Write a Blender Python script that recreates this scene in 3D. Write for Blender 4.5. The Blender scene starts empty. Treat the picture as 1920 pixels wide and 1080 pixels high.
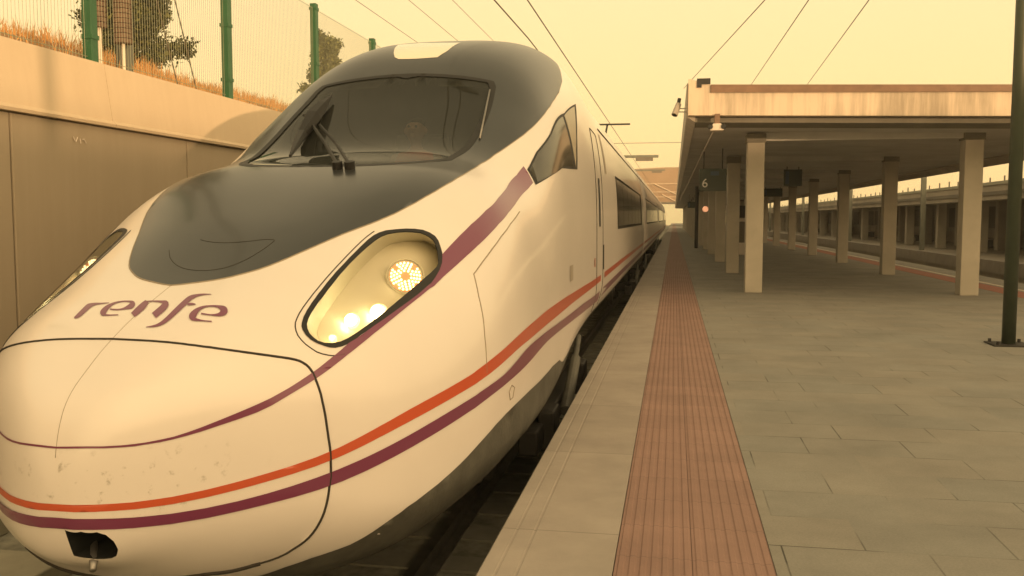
import bpy, math, random
import numpy as np
from mathutils import Vector, Matrix
from mathutils.geometry import delaunay_2d_cdt
random.seed(7); rng = np.random.default_rng(7)
R = math.radians
scene = bpy.context.scene
COL = scene.collection
# ------------------------------------------------------------ camera
EYE = 1.45
cd = bpy.data.cameras.new("camera"); cam = bpy.data.objects.new("camera", cd); COL.objects.link(cam)
cd.sensor_width = 36.0; cd.lens = 1700.0 / 1920 * 36; cd.clip_start = 0.05; cd.clip_end = 3000
_r = Vector((0.98455, 0.17508, 0.0)); _f = Vector((-0.17458, 0.98173, -0.07566)); _f.normalize()
_u = _r.cross(_f); _u.normalize(); _r = _f.cross(_u)
cam.matrix_world = Matrix(((_r.x, _u.x, -_f.x, 0), (_r.y, _u.y, -_f.y, 0), (_r.z, _u.z, -_f.z, EYE), (0, 0, 0, 1)))
scene.camera = cam
# ------------------------------------------------------------ sky and sun
SUN_EL = 2.2; SUN_AZ = 138.0          # degrees; azimuth clockwise from the +Y direction of the track
w = bpy.data.worlds.new("World"); scene.world = w; w.use_nodes = True
nt = w.node_tree; nt.nodes.clear()
out = nt.nodes.new('ShaderNodeOutputWorld'); bg = nt.nodes.new('ShaderNodeBackground')
sky = nt.nodes.new('ShaderNodeTexSky'); sky.sky_type = 'NISHITA'; sky.sun_disc = False
sky.sun_elevation = R(SUN_EL); sky.sun_rotation = R(SUN_AZ)
sky.air_density = 1.2; sky.dust_density = 4.0; sky.ozone_density = 1.0
# thick warm evening haze laid over the clear sky: yellow above, more orange towards the horizon
tc = nt.nodes.new('ShaderNodeTexCoord'); sep = nt.nodes.new('ShaderNodeSeparateXYZ')
cr = nt.nodes.new('ShaderNodeValToRGB'); els = cr.color_ramp.elements
SKYC = [(0.0, (10, 7.0, 2.75)), (0.1, (10, 7.25, 3.15)), (0.34, (9.6, 7.35, 4.0)), (1.0, (4.2, 3.5, 2.05))]
els[0].position = 0; els[0].color = (*[c / 10 for c in SKYC[0][1]], 1); els[1].position = 1; els[1].color = (*[c / 10 for c in SKYC[3][1]], 1)
for p_, c_ in SKYC[1:3]:
    e = els.new(p_); e.color = (*[c / 10 for c in c_], 1)
sc = nt.nodes.new('ShaderNodeVectorMath'); sc.operation = 'SCALE'; sc.inputs['Scale'].default_value = 13.4
mx = nt.nodes.new('ShaderNodeMix'); mx.data_type = 'RGBA'; mx.inputs[0].default_value = 0.9
L = nt.links.new
L(tc.outputs['Generated'], sep.inputs[0]); L(sep.outputs[2], cr.inputs[0]); L(cr.outputs[0], sc.inputs[0])
# broad orange glow of the evening sky round the sun's side
_sd = (math.sin(R(SUN_AZ)), math.cos(R(SUN_AZ)), 0.22)
dt = nt.nodes.new('ShaderNodeVectorMath'); dt.operation = 'DOT_PRODUCT'; dt.inputs[1].default_value = _sd
mxx = nt.nodes.new('ShaderNodeMath'); mxx.operation = 'MAXIMUM'; mxx.inputs[1].default_value = 0
pw = nt.nodes.new('ShaderNodeMath'); pw.operation = 'POWER'; pw.inputs[1].default_value = 1.6
gs = nt.nodes.new('ShaderNodeVectorMath'); gs.operation = 'SCALE'; gs.inputs[0].default_value = (22.5, 14.4, 6.9)
ga = nt.nodes.new('ShaderNodeVectorMath'); ga.operation = 'ADD'
L(tc.outputs['Generated'], dt.inputs[0]); L(dt.outputs['Value'], mxx.inputs[0]); L(mxx.outputs[0], pw.inputs[0]); L(pw.outputs[0], gs.inputs['Scale'])
L(sc.outputs[0], ga.inputs[0]); L(gs.outputs[0], ga.inputs[1])
L(sky.outputs[0], mx.inputs[6]); L(ga.outputs[0], mx.inputs[7])
bg.inputs['Strength'].default_value = 0.10
L(mx.outputs[2], bg.inputs[0]); L(bg.outputs[0], out.inputs[0])
sd = bpy.data.lights.new("sun", 'SUN'); sd.energy = 3.9; sd.angle = R(0.6); sd.color = (1.0, 0.62, 0.32)
so = bpy.data.objects.new("sun", sd); COL.objects.link(so)
_s = Vector((math.sin(R(SUN_AZ)) * math.cos(R(SUN_EL)), math.cos(R(SUN_AZ)) * math.cos(R(SUN_EL)), math.sin(R(SUN_EL))))
so.rotation_euler = _s.to_track_quat('Z', 'Y').to_euler(); so.location = (30, -20, 30)
scene.view_settings.view_transform = 'Standard'; scene.view_settings.look = 'None'
scene.view_settings.exposure = 0.0; scene.view_settings.gamma = 1.0
scene.render.engine = 'CYCLES'; scene.cycles.transparent_max_bounces = 16

# ------------------------------------------------------------ materials
def mat(name, col, rough=0.6, metal=0.0, var=0.0, vscale=3.0, bump=0.0, bscale=40.0, coat=0.0, spec=0.5, emit=None, estr=0.0, col2=None):
    m = bpy.data.materials.new(name); m.use_nodes = True; n = m.node_tree.nodes; l = m.node_tree.links.new
    b = n['Principled BSDF']; b.inputs['Base Color'].default_value = (*col, 1)
    b.inputs['Roughness'].default_value = rough; b.inputs['Metallic'].default_value = metal
    b.inputs['Coat Weight'].default_value = coat; b.inputs['Coat Roughness'].default_value = 0.10
    b.inputs['Specular IOR Level'].default_value = spec
    if emit: b.inputs['Emission Color'].default_value = (*emit, 1); b.inputs['Emission Strength'].default_value = estr
    t = n.new('ShaderNodeTexCoord')
    if var > 0:
        no = n.new('ShaderNodeTexNoise'); no.inputs['Scale'].default_value = vscale; no.inputs['Detail'].default_value = 8; no.inputs['Roughness'].default_value = 0.62
        l(t.outputs['Object'], no.inputs['Vector'])
        r = n.new('ShaderNodeValToRGB'); r.color_ramp.elements[0].position = 0.3; r.color_ramp.elements[1].position = 0.72
        c2 = col2 or tuple(c * (1 - var) for c in col)
        r.color_ramp.elements[0].color = (*c2, 1); r.color_ramp.elements[1].color = (*[min(1, c * (1 + var * .35)) for c in col], 1)
        l(no.outputs[0], r.inputs[0]); l(r.outputs[0], b.inputs['Base Color'])
    if bump > 0:
        n2 = n.new('ShaderNodeTexNoise'); n2.inputs['Scale'].default_value = bscale; n2.inputs['Detail'].default_value = 5
        l(t.outputs['Object'], n2.inputs['Vector'])
        bp = n.new('ShaderNodeBump'); bp.inputs['Strength'].default_value = bump; bp.inputs['Distance'].default_value = 0.01
        l(n2.outputs[0], bp.inputs['Height']); l(bp.outputs[0], b.inputs['Normal'])
    return m
M = {}
M['white'] = mat('white_train_paint', (.77, .725, .68), .32, coat=.45, var=.05, vscale=1.3)
M['nose'] = mat('white_nose_paint', (.77, .725, .68), .32, coat=.45, var=.05, vscale=1.3)
M['hood'] = mat('dark_grey_train_paint', (.030, .034, .036), .30, coat=.22, spec=.28, var=.08, vscale=2)
M['skirt'] = mat('underframe_grey', (.10, .10, .085), .6, var=.5, vscale=4, bump=.2)
M['purple'] = mat('purple_stripe_paint', (.17, .035, .085), .3, coat=.4)
M['orange'] = mat('orange_stripe_paint', (.52, .09, .035), .3, coat=.4)
M['rubber'] = mat('black_rubber', (.009, .009, .008), .6)
M['seam'] = mat('dark_seam', (.03, .026, .02), .8)
M['hair'] = mat('thin_joint', (.30, .26, .2), .7)
M['black'] = mat('black_recess', (.01, .012, .011), .7)
M['metal'] = mat('worn_steel', (.32, .31, .29), .45, metal=.8, var=.3, vscale=12)
M['rail'] = mat('rail_steel', (.18, .17, .14), .35, metal=.8, var=.4, vscale=8)
M['darkmetal'] = mat('dark_running_gear', (.032, .031, .028), .6, metal=.3, var=.4, vscale=7)
M['housing'] = mat('headlight_reflector', (.90, .86, .72), .3, metal=0.0, coat=.3)
M['chrome'] = mat('lamp_reflector', (.9, .88, .8), .12, metal=1.0)
M['concrete'] = mat('canopy_concrete', (.42, .38, .32), .85, var=.25, vscale=2.5, bump=.3)
M['column'] = mat('column_paint', (.44, .41, .34), .8, var=.16, vscale=2, bump=.15)
M['soffit'] = mat('soffit_paint', (.58, .58, .55), .9, var=.2, vscale=1)
M['gutter'] = mat('brown_gutter', (.20, .12, .075), .6, var=.3, vscale=5)
M['wall'] = mat('retaining_wall_concrete', (.30, .25, .19), .85, var=.28, vscale=1.1, bump=.3, bscale=30)
M['coping'] = mat('coping_concrete', (.52, .46, .36), .85, var=.16, vscale=2, bump=.25, bscale=30)
M['green'] = mat('green_post_paint', (.02, .10, .04), .45, var=.2, vscale=6)
M['greenpole'] = mat('dark_green_pole', (.045, .06, .04), .45, var=.2, vscale=6)
M['wire'] = mat('wire', (.10, .085, .06), .6)
M['fencewire'] = mat('fence_wire', (.26, .28, .18), .5)
M['mast'] = mat('galvanised_mast', (.16, .17, .14), .6, metal=.2, var=.2)
M['weight'] = mat('counterweight_iron', (.17, .11, .07), .7, var=.5, vscale=6)
M['rod'] = mat('pale_rod', (.75, .7, .58), .4)
M['sign'] = mat('dark_green_sign', (.008, .028, .02), .35)
M['signblue'] = mat('sign_blue', (.02, .06, .12), .35)
M['signwhite'] = mat('sign_white', (.7, .7, .66), .5)
M['plastic'] = mat('grey_plastic', (.35, .31, .26), .5)
M['plasticlight'] = mat('pale_plastic', (.62, .56, .48), .5)
M['ballast'] = mat('ballast', (.13, .12, .09), .95, var=.6, vscale=14, bump=1.0, bscale=22)
M['bed'] = mat('trackbed_dark', (.27, .27, .22), .95, var=.5, vscale=6, bump=.8, bscale=18)
M['slab'] = mat('drain_slab', (.34, .33, .26), .9, var=.2, vscale=3, bump=.2)
M['sleeper'] = mat('dirty_sleeper', (.24, .24, .20), .9, var=.2)
M['earth'] = mat('dry_earth', (.30, .17, .07), .95, var=.4, vscale=3, bump=.5, bscale=6)
M['grass'] = mat('dry_grass', (.62, .34, .12), .9, var=.35, vscale=4)
M['redbed'] = mat('red_joint', (.14, .09, .07), .9)
M['bark'] = mat('bark', (.10, .07, .05), .9, var=.4, vscale=9, bump=.5)
M['leafa'] = mat('leaf_dark', (.055, .07, .028), .7, var=.5, vscale=2.2)
M['leafb'] = mat('leaf_light', (.14, .15, .04), .7, var=.4, vscale=2.2)
M['farbeige'] = mat('far_station_wall', (.36, .32, .26), .9, var=.3, vscale=.6)
M['fardark'] = mat('far_station_dark', (.15, .135, .11), .8, var=.3, vscale=.6)
M['concourse'] = mat('concourse_cladding', (.30, .20, .12), .8, var=.15, vscale=.2)
M['brace'] = mat('concourse_brace', (.55, .45, .33), .7)
M['white_edge'] = mat('white_platform_line', (.62, .57, .48), .8, var=.2, vscale=3)
M['redpave'] = mat('far_red_paving', (.34, .14, .10), .85, var=.2)
M['ledamber'] = mat('led_carrier', (.80, .35, .18), .4, emit=(1.0, .35, .12), estr=.6)
M['led'] = mat('led_chip', (1, .95, .8), .4, emit=(1.0, .88, .42), estr=3.2)
M['bulb'] = mat('head_lamp_bulb', (1, .95, .8), .3, emit=(1.0, .85, .45), estr=20.0)
M['bulb2'] = mat('marker_lamp', (1, .95, .8), .3, emit=(1.0, .78, .35), estr=3.0)
M['lampglow'] = mat('platform_lamp_glass', (1, .6, .4), .4, emit=(1.0, .42, .2), estr=.8)
M['rooflens'] = mat('roof_lamp_lens', (.80, .74, .56), .14, coat=.8)
M['skin'] = mat('skin', (.45, .25, .17), .6)
M['vest'] = mat('orange_vest', (.85, .16, .06), .7)
M['hairdark'] = mat('dark_hair', (.03, .02, .015), .8)
M['trousers'] = mat('navy_cloth', (.03, .035, .06), .8)
M['seat'] = mat('seat_cloth', (.04, .045, .05), .8)
M['cablining'] = mat('cab_lining', (.12, .12, .10), .8, var=.2)
def glassmat(name, tint, opacity, rough=.03, base=(.02, .022, .02)):
    m = bpy.data.materials.new(name); m.use_nodes = True; n = m.node_tree.nodes; l = m.node_tree.links.new; n.clear()
    o = n.new('ShaderNodeOutputMaterial'); tr = n.new('ShaderNodeBsdfTransparent'); tr.inputs[0].default_value = (*tint, 1)
    pb = n.new('ShaderNodeBsdfPrincipled'); pb.inputs['Base Color'].default_value = (*base, 1); pb.inputs['Roughness'].default_value = rough
    mxs = n.new('ShaderNodeMixShader'); lw = n.new('ShaderNodeFresnel'); lw.inputs[0].default_value = 1.5
    ad = n.new('ShaderNodeMath'); ad.operation = 'ADD'; ad.use_clamp = True; ad.inputs[1].default_value = opacity
    l(lw.outputs[0], ad.inputs[0]); l(ad.outputs[0], mxs.inputs[0]); l(tr.outputs[0], mxs.inputs[1]); l(pb.outputs[0], mxs.inputs[2]); l(mxs.outputs[0], o.inputs[0])
    return m
M['windscreen'] = glassmat('windscreen_glass', (.55, .58, .52), .24, base=(.07, .076, .068))
M['lens'] = glassmat('headlight_lens', (.97, .96, .9), .02)
M['sideglass'] = mat('side_glass', (.045, .045, .034), .12, spec=.18)
M['quarter'] = mat('quarter_reflection', (.32, .29, .22), .3)  # reflection on the rear side pane painted in as a lighter grey
M['diff'] = mat('lamp_halo', (1, .9, .6), .4, emit=(1.0, .72, .28), estr=2.2)  # glowing cup added round each headlight bulb to give it a halo
M['colhead'] = mat('column_head', (.21, .20, .165), .9, var=.2)
M['bandglass'] = mat('window_band', (.03, .032, .026), .08, coat=.3)

# platform paving: staggered slabs with uneven thin joints, worn and stained
# rubbed dirt and insects on the lowest part of the nose
def grime(m):
    n = m.node_tree.nodes; l = m.node_tree.links.new; b = n['Principled BSDF']; src = b.inputs['Base Color'].links[0].from_socket
    t = n.new('ShaderNodeTexCoord'); sp = n.new('ShaderNodeSeparateXYZ'); l(t.outputs['Object'], sp.inputs[0])
    def mr(sock, a, c, lo, hi):
        k = n.new('ShaderNodeMapRange'); k.interpolation_type = 'SMOOTHSTEP'
        for i, v in enumerate((a, c, lo, hi)): k.inputs[i + 1].default_value = v
        l(sock, k.inputs[0]); return k.outputs[0]
    def mul(a, c):
        k = n.new('ShaderNodeMath'); k.operation = 'MULTIPLY'; l(a, k.inputs[0]); l(c, k.inputs[1]); return k.outputs[0]
    zone = mul(mul(mr(sp.outputs[2], 1.00, 1.10, 0, 1), mr(sp.outputs[2], 1.24, 1.34, 1, 0)), mul(mr(sp.outputs[0], -.25, -.05, .2, 1), mr(sp.outputs[0], .30, .75, 1, 0)))
    no = n.new('ShaderNodeTexNoise'); no.inputs['Scale'].default_value = 16; no.inputs['Detail'].default_value = 6; no.inputs['Roughness'].default_value = .7; l(t.outputs['Object'], no.inputs[0])
    spots = mul(mr(no.outputs[0], .56, .70, 0, .65), zone)
    n2 = n.new('ShaderNodeTexNoise'); n2.inputs['Scale'].default_value = 2.5; n2.inputs['Detail'].default_value = 6; l(t.outputs['Object'], n2.inputs[0])
    film = mul(mr(n2.outputs[0], .45, .75, 0, .08), mr(sp.outputs[2], .8, 1.5, 1, .15))
    ad = n.new('ShaderNodeMath'); ad.operation = 'ADD'; ad.use_clamp = True; l(spots, ad.inputs[0]); l(film, ad.inputs[1])
    mx_ = n.new('ShaderNodeMix'); mx_.data_type = 'RGBA'; mx_.inputs[7].default_value = (.22, .19, .13, 1); l(ad.outputs[0], mx_.inputs[0]); l(src, mx_.inputs[6]); l(mx_.outputs[2], b.inputs['Base Color'])
grime(M['nose'])
def paving():
    m = bpy.data.materials.new('platform_paving'); m.use_nodes = True; n = m.node_tree.nodes; l = m.node_tree.links.new
    b = n['Principled BSDF']; b.inputs['Roughness'].default_value = .8
    t = n.new('ShaderNodeTexCoord'); mp = n.new('ShaderNodeMapping'); mp.inputs['Location'].default_value = (.13, .11, 0)
    l(t.outputs['Object'], mp.inputs[0])
    br = n.new('ShaderNodeTexBrick'); br.inputs['Scale'].default_value = 1; br.inputs['Brick Width'].default_value = .62; br.inputs['Row Height'].default_value = .42
    br.inputs['Mortar Size'].default_value = .0045; br.inputs['Mortar Smooth'].default_value = .3; br.offset = .42
    br.inputs['Color1'].default_value = (.290, .268, .215, 1); br.inputs['Color2'].default_value = (.255, .245, .205, 1); br.inputs['Mortar'].default_value = (.10, .095, .075, 1)
    l(mp.outputs[0], br.inputs[0])
    # joints show in places and are filled level elsewhere
    nf = n.new('ShaderNodeTexNoise'); nf.inputs['Scale'].default_value = 1.4; nf.inputs['Detail'].default_value = 3; l(t.outputs['Object'], nf.inputs[0])
    rf = n.new('ShaderNodeValToRGB'); rf.color_ramp.elements[0].position = .44; rf.color_ramp.elements[1].position = .60; l(nf.outputs[0], rf.inputs[0])
    fac = n.new('ShaderNodeMath'); fac.operation = 'MULTIPLY'; l(br.outputs['Fac'], fac.inputs[0]); l(rf.outputs[0], fac.inputs[1])
    br2 = n.new('ShaderNodeTexBrick'); br2.inputs['Scale'].default_value = 1; br2.inputs['Brick Width'].default_value = .62; br2.inputs['Row Height'].default_value = .42; br2.offset = .42
    br2.inputs['Mortar Size'].default_value = 0.0
    br2.inputs['Color1'].default_value = (.246, .236, .205, 1); br2.inputs['Color2'].default_value = (.218, .220, .198, 1); l(mp.outputs[0], br2.inputs[0])
    mm = n.new('ShaderNodeMix'); mm.data_type = 'RGBA'; mm.inputs[7].default_value = (.06, .06, .05, 1); l(fac.outputs[0], mm.inputs[0]); l(br2.outputs[0], mm.inputs[6])
    n1 = n.new('ShaderNodeTexNoise'); n1.inputs['Scale'].default_value = 1.1; n1.inputs['Detail'].default_value = 10; n1.inputs['Roughness'].default_value = .68; l(t.outputs['Object'], n1.inputs[0])
    r1 = n.new('ShaderNodeMapRange'); r1.inputs[1].default_value = .3; r1.inputs[2].default_value = .75; r1.inputs[3].default_value = .74; r1.inputs[4].default_value = 1.14; l(n1.outputs[0], r1.inputs[0])
    n3 = n.new('ShaderNodeTexNoise'); n3.inputs['Scale'].default_value = 90; n3.inputs['Detail'].default_value = 3; l(t.outputs['Object'], n3.inputs[0])
    r3 = n.new('ShaderNodeMapRange'); r3.inputs[1].default_value = .3; r3.inputs[2].default_value = .7; r3.inputs[3].default_value = .90; r3.inputs[4].default_value = 1.08; l(n3.outputs[0], r3.inputs[0])
    mu = n.new('ShaderNodeMath'); mu.operation = 'MULTIPLY'; l(r1.outputs[0], mu.inputs[0]); l(r3.outputs[0], mu.inputs[1])
    vs = n.new('ShaderNodeVectorMath'); vs.operation = 'SCALE'; l(mm.outputs[2], vs.inputs[0]); l(mu.outputs[0], vs.inputs['Scale'])
    l(vs.outputs[0], b.inputs['Base Color'])
    bp = n.new('ShaderNodeBump'); bp.invert = True; bp.inputs['Strength'].default_value = .6; bp.inputs['Distance'].default_value = .004
    ad = n.new('ShaderNodeMath'); ad.operation = 'MULTIPLY_ADD'; ad.inputs[1].default_value = .25; l(n3.outputs[0], ad.inputs[0]); l(fac.outputs[0], ad.inputs[2])
    l(ad.outputs[0], bp.inputs['Height']); l(bp.outputs[0], b.inputs['Normal'])
    return m
M['paving'] = paving()
def copingstone(name, base, length, joint=.006):
    m = bpy.data.materials.new(name); m.use_nodes = True; n = m.node_tree.nodes; l = m.node_tree.links.new
    b = n['Principled BSDF']; b.inputs['Roughness'].default_value = .75
    t = n.new('ShaderNodeTexCoord'); sp = n.new('ShaderNodeSeparateXYZ'); l(t.outputs['Object'], sp.inputs[0])
    def mth(op, a, c=None):
        k = n.new('ShaderNodeMath'); k.operation = op
        for i, v in enumerate((a, c)):
            if v is None: continue
            if isinstance(v, (int, float)): k.inputs[i].default_value = v
            else: l(v, k.inputs[i])
        return k.outputs[0]
    fr = mth('FRACT', mth('DIVIDE', mth('ADD', sp.outputs[1], .25), length)); jt = mth('LESS_THAN', fr, joint / length)
    n1 = n.new('ShaderNodeTexNoise'); n1.inputs['Scale'].default_value = 2.2; n1.inputs['Detail'].default_value = 9; n1.inputs['Roughness'].default_value = .65; l(t.outputs['Object'], n1.inputs[0])
    r1 = n.new('ShaderNodeMapRange'); r1.inputs[1].default_value = .3; r1.inputs[2].default_value = .75; r1.inputs[3].default_value = .8; r1.inputs[4].default_value = 1.1; l(n1.outputs[0], r1.inputs[0])
    fl = mth('FLOOR', mth('DIVIDE', mth('ADD', sp.outputs[1], .25), length)); wn = n.new('ShaderNodeTexWhiteNoise'); wn.noise_dimensions = '1D'; l(fl, wn.inputs['W'])
    tone = mth('ADD', mth('MULTIPLY', wn.outputs[0], .10), .95)
    k = mth('MULTIPLY', mth('MULTIPLY', r1.outputs[0], tone), mth('SUBTRACT', 1, mth('MULTIPLY', jt, .45)))
    vs = n.new('ShaderNodeVectorMath'); vs.operation = 'SCALE'; vs.inputs[0].default_value = base; l(k, vs.inputs['Scale']); l(vs.outputs[0], b.inputs['Base Color'])
    n2 = n.new('ShaderNodeTexNoise'); n2.inputs['Scale'].default_value = 80; l(t.outputs['Object'], n2.inputs[0])
    bp = n.new('ShaderNodeBump'); bp.inputs['Strength'].default_value = .15; bp.inputs['Distance'].default_value = .004; l(n2.outputs[0], bp.inputs['Height']); l(bp.outputs[0], b.inputs['Normal'])
    return m
M['edge'] = copingstone('edge_stone', (.315, .285, .25), 1.45)
M['tactile'] = copingstone('red_tactile_tile', (.268, .168, .138), .41, .004)
def streaked(name, base, dark, amt=.5):
    m = mat(name, base, .85); n = m.node_tree.nodes; l = m.node_tree.links.new; b = n['Principled BSDF']
    t = n.new('ShaderNodeTexCoord'); mp = n.new('ShaderNodeMapping'); mp.inputs['Scale'].default_value = (5, 5, .35); l(t.outputs['Object'], mp.inputs[0])
    no = n.new('ShaderNodeTexNoise'); no.inputs['Scale'].default_value = 1.4; no.inputs['Detail'].default_value = 7; no.inputs['Roughness'].default_value = .7; l(mp.outputs[0], no.inputs[0])
    n2 = n.new('ShaderNodeTexNoise'); n2.inputs['Scale'].default_value = .45; n2.inputs['Detail'].default_value = 4; l(t.outputs['Object'], n2.inputs[0])
    ad = n.new('ShaderNodeMath'); ad.operation = 'MULTIPLY_ADD'; ad.inputs[1].default_value = .5; l(n2.outputs[0], ad.inputs[0]); 
    hf = n.new('ShaderNodeMath'); hf.operation = 'MULTIPLY'; hf.inputs[1].default_value = .5; l(no.outputs[0], hf.inputs[0]); l(hf.outputs[0], ad.inputs[2])
    r = n.new('ShaderNodeValToRGB'); r.color_ramp.elements[0].position = .38; r.color_ramp.elements[1].position = .38 + amt * .4
    r.color_ramp.elements[0].color = (*dark, 1); r.color_ramp.elements[1].color = (*base, 1); l(ad.outputs[0], r.inputs[0]); l(r.outputs[0], b.inputs['Base Color'])
    return m
M['fascia'] = streaked('stained_fascia', (.62, .52, .40), (.33, .28, .21), .42)
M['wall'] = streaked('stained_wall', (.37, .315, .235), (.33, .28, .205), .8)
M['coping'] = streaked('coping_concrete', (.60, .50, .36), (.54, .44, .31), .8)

# ------------------------------------------------------------ scene helpers
def tag(o, label=None, cat=None, group=None, kind=None):
    if label: o['label'] = label
    if cat: o['category'] = cat
    if group: o['group'] = group
    if kind: o['kind'] = kind
    return o
def root(o):
    while o.parent: o = o.parent
    return o
def thing(name, label, cat, loc, group=None):
    o = bpy.data.objects.new(name, None); COL.objects.link(o); o.location = loc; o.empty_display_size = .2
    return tag(o, label, cat, group)
class MB:
    def __init__(s): s.v = []; s.f = []; s.sm = False
    def add(s, vs, fs):
        k = len(s.v); s.v += [tuple(map(float, v)) for v in vs]; s.f += [tuple(k + i for i in f) for f in fs]; return s
    def box(s, x0, x1, y0, y1, z0, z1):
        return s.add([(x0, y0, z0), (x1, y0, z0), (x1, y1, z0), (x0, y1, z0), (x0, y0, z1), (x1, y0, z1), (x1, y1, z1), (x0, y1, z1)],
                     [(0, 3, 2, 1), (4, 5, 6, 7), (0, 1, 5, 4), (1, 2, 6, 5), (2, 3, 7, 6), (3, 0, 4, 7)])
    def prism(s, prof, y0, y1):      # profile in x,z swept along y
        n = len(prof)
        s.add([(x, y0, z) for x, z in prof] + [(x, y1, z) for x, z in prof],
              [tuple(range(n)), tuple(range(2 * n - 1, n - 1, -1))] + [(i, i + n, (i + 1) % n + n, (i + 1) % n) for i in range(n)]); return s
    def cyl(s, a, b, r, r2=None, n=12, caps=True):
        a = Vector(a); b = Vector(b); d = (b - a).normalized(); r2 = r if r2 is None else r2
        t = Vector((0, 0, 1)) if abs(d.z) < .9 else Vector((1, 0, 0)); p = d.cross(t).normalized(); q = d.cross(p)
        vs = [a + (p * math.cos(2 * math.pi * i / n) + q * math.sin(2 * math.pi * i / n)) * r for i in range(n)]
        vs += [b + (p * math.cos(2 * math.pi * i / n) + q * math.sin(2 * math.pi * i / n)) * r2 for i in range(n)]
        fs = [(i, (i + 1) % n, (i + 1) % n + n, i + n) for i in range(n)]
        if caps: fs += [tuple(range(n - 1, -1, -1)), tuple(range(n, 2 * n))]
        return s.add(vs, fs)
    def tube(s, pts, r, n=6, closed=False):
        pts = [Vector(p) for p in pts]; m = len(pts); rings = []; prev = None
        for i, p in enumerate(pts):
            a = pts[(i - 1) % m] if (closed or i > 0) else p; b = pts[(i + 1) % m] if (closed or i < m - 1) else p
            d = (b - a); d = d.normalized() if d.length > 1e-9 else Vector((0, 1, 0))
            if prev is None: t = Vector((0, 0, 1)) if abs(d.z) < .9 else Vector((1, 0, 0)); q = d.cross(t).normalized()
            else: q = (prev - d * prev.dot(d)).normalized()
            prev = q; e = d.cross(q); rr = r[i] if isinstance(r, (list, tuple)) else r
            rings.append([p + (q * math.cos(2 * math.pi * k / n) + e * math.sin(2 * math.pi * k / n)) * rr for k in range(n)])
        vs = [v for g in rings for v in g]; fs = []
        for i in range(m if closed else m - 1):
            j = (i + 1) % m
            fs += [(i * n + k, i * n + (k + 1) % n, j * n + (k + 1) % n, j * n + k) for k in range(n)]
        if not closed: fs += [tuple(range(n - 1, -1, -1)), tuple(range((m - 1) * n, m * n))]
        return s.add(vs, fs)
    def lathe(s, c, axis, prof, n=20):   # prof: (distance along axis, radius)
        c = Vector(c); d = Vector(axis).normalized(); t = Vector((0, 0, 1)) if abs(d.z) < .9 else Vector((1, 0, 0)); p = d.cross(t).normalized(); q = d.cross(p)
        vs = [c + d * h + (p * math.cos(2 * math.pi * i / n) + q * math.sin(2 * math.pi * i / n)) * max(r, 1e-4) for h, r in prof for i in range(n)]
        fs = [(j * n + i, j * n + (i + 1) % n, (j + 1) * n + (i + 1) % n, (j + 1) * n + i) for j in range(len(prof) - 1) for i in range(n)]
        return s.add(vs, fs)
    def build(s, name, m, parent=None, smooth=False, bevel=0, loc=None):
        base = Vector(root(parent).location) if parent else Vector(loc or (0, 0, 0))
        me = bpy.data.meshes.new(name); me.from_pydata([tuple(Vector(v) - base) for v in s.v], [], s.f)
        if smooth: me.polygons.foreach_set('use_smooth', [True] * len(me.polygons))
        me.materials.append(m); me.update(); o = bpy.data.objects.new(name, me); COL.objects.link(o)
        if parent: o.parent = parent
        else: o.location = base
        if bevel:
            b = o.modifiers.new('b', 'BEVEL'); b.width = bevel; b.segments = 2; b.limit_method = 'ANGLE'
        return o
def copy_tree(o, parent=None, dx=(0, 0, 0)):
    c = o.copy(); COL.objects.link(c)
    if parent: c.parent = parent
    else: c.location = Vector(o.location) + Vector(dx)
    for ch in [k for k in bpy.data.objects if k.parent == o]: copy_tree(ch, c)
    return c
P=[[0.0, 0.211, 0.464, 0.777, 1.112, 1.35, 1.444, 1.457, 1.457, 1.457, 1.457, 1.457], [0.365, 0.684, 0.853, 1.018, 1.185, 1.474, 1.777, 2.021, 2.442, 2.999, 3.384, 3.422], [0.365, 0.116, -0.015, -0.208, -0.359, -0.379, -0.323, -0.29, -0.273, -0.263, -0.261, -0.263], [0.365, 0.324, 0.321, 0.27, 0.122, 0.166, 0.19, 0.196, 0.281, 0.46, 0.652, 0.767], [4.03, 4.164, 4.161, 3.424, 2.843, 2.778, 3.846, 4.259, 4.45, 3.67, 3.658, 3.263], [2.682, 2.458, 2.244, 2.114, 2.103, 2.062, 2.06, 2.121, 2.189, 2.247, 2.296, 2.342]]
D_MASK=[[0.933,89.88],[0.935,88.91],[0.937,87.95],[0.941,86.6],[0.948,84.57],[0.957,82.21],[0.967,80.11],[0.978,78.42],[0.991,76.94],[1.006,75.57],[1.021,74.29],[1.037,73.1],[1.057,71.97],[1.08,70.91],[1.106,69.87],[1.136,68.74],[1.17,67.49],[1.208,66.15],[1.25,64.67],[1.293,62.95],[1.34,61.06],[1.391,59.23],[1.454,57.53],[1.529,55.98],[1.606,54.89],[1.678,54.66],[1.75,54.89],[1.829,54.79],[1.909,53.4],[1.981,51.16],[2.046,49.04],[2.101,47.55],[2.151,46.31],[2.204,45.04],[2.27,43.9],[2.343,43.52],[2.425,43.76]]
D_WS_SIDE=[[1.788,60.77],[1.822,60.61],[1.849,60.21],[1.874,59.75],[1.898,59.38],[1.924,59.16],[1.951,59.03],[1.977,58.95],[2.002,58.89],[2.025,58.86],[2.048,58.9],[2.071,58.98],[2.094,59.11],[2.115,59.3],[2.134,59.52],[2.153,59.75],[2.171,59.95]]
D_WS_BOT=[[1.617,81.89],[1.621,77.97],[1.63,74.14],[1.647,70.32],[1.679,66.83],[1.729,63.8],[1.788,60.77]]
D_WS_TOP=[[2.189,61.04],[2.19,63.79],[2.192,66.77],[2.195,70.06],[2.198,73.82],[2.202,78.64],[2.205,83.29],[2.206,86.06],[2.207,88.22]]
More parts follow.
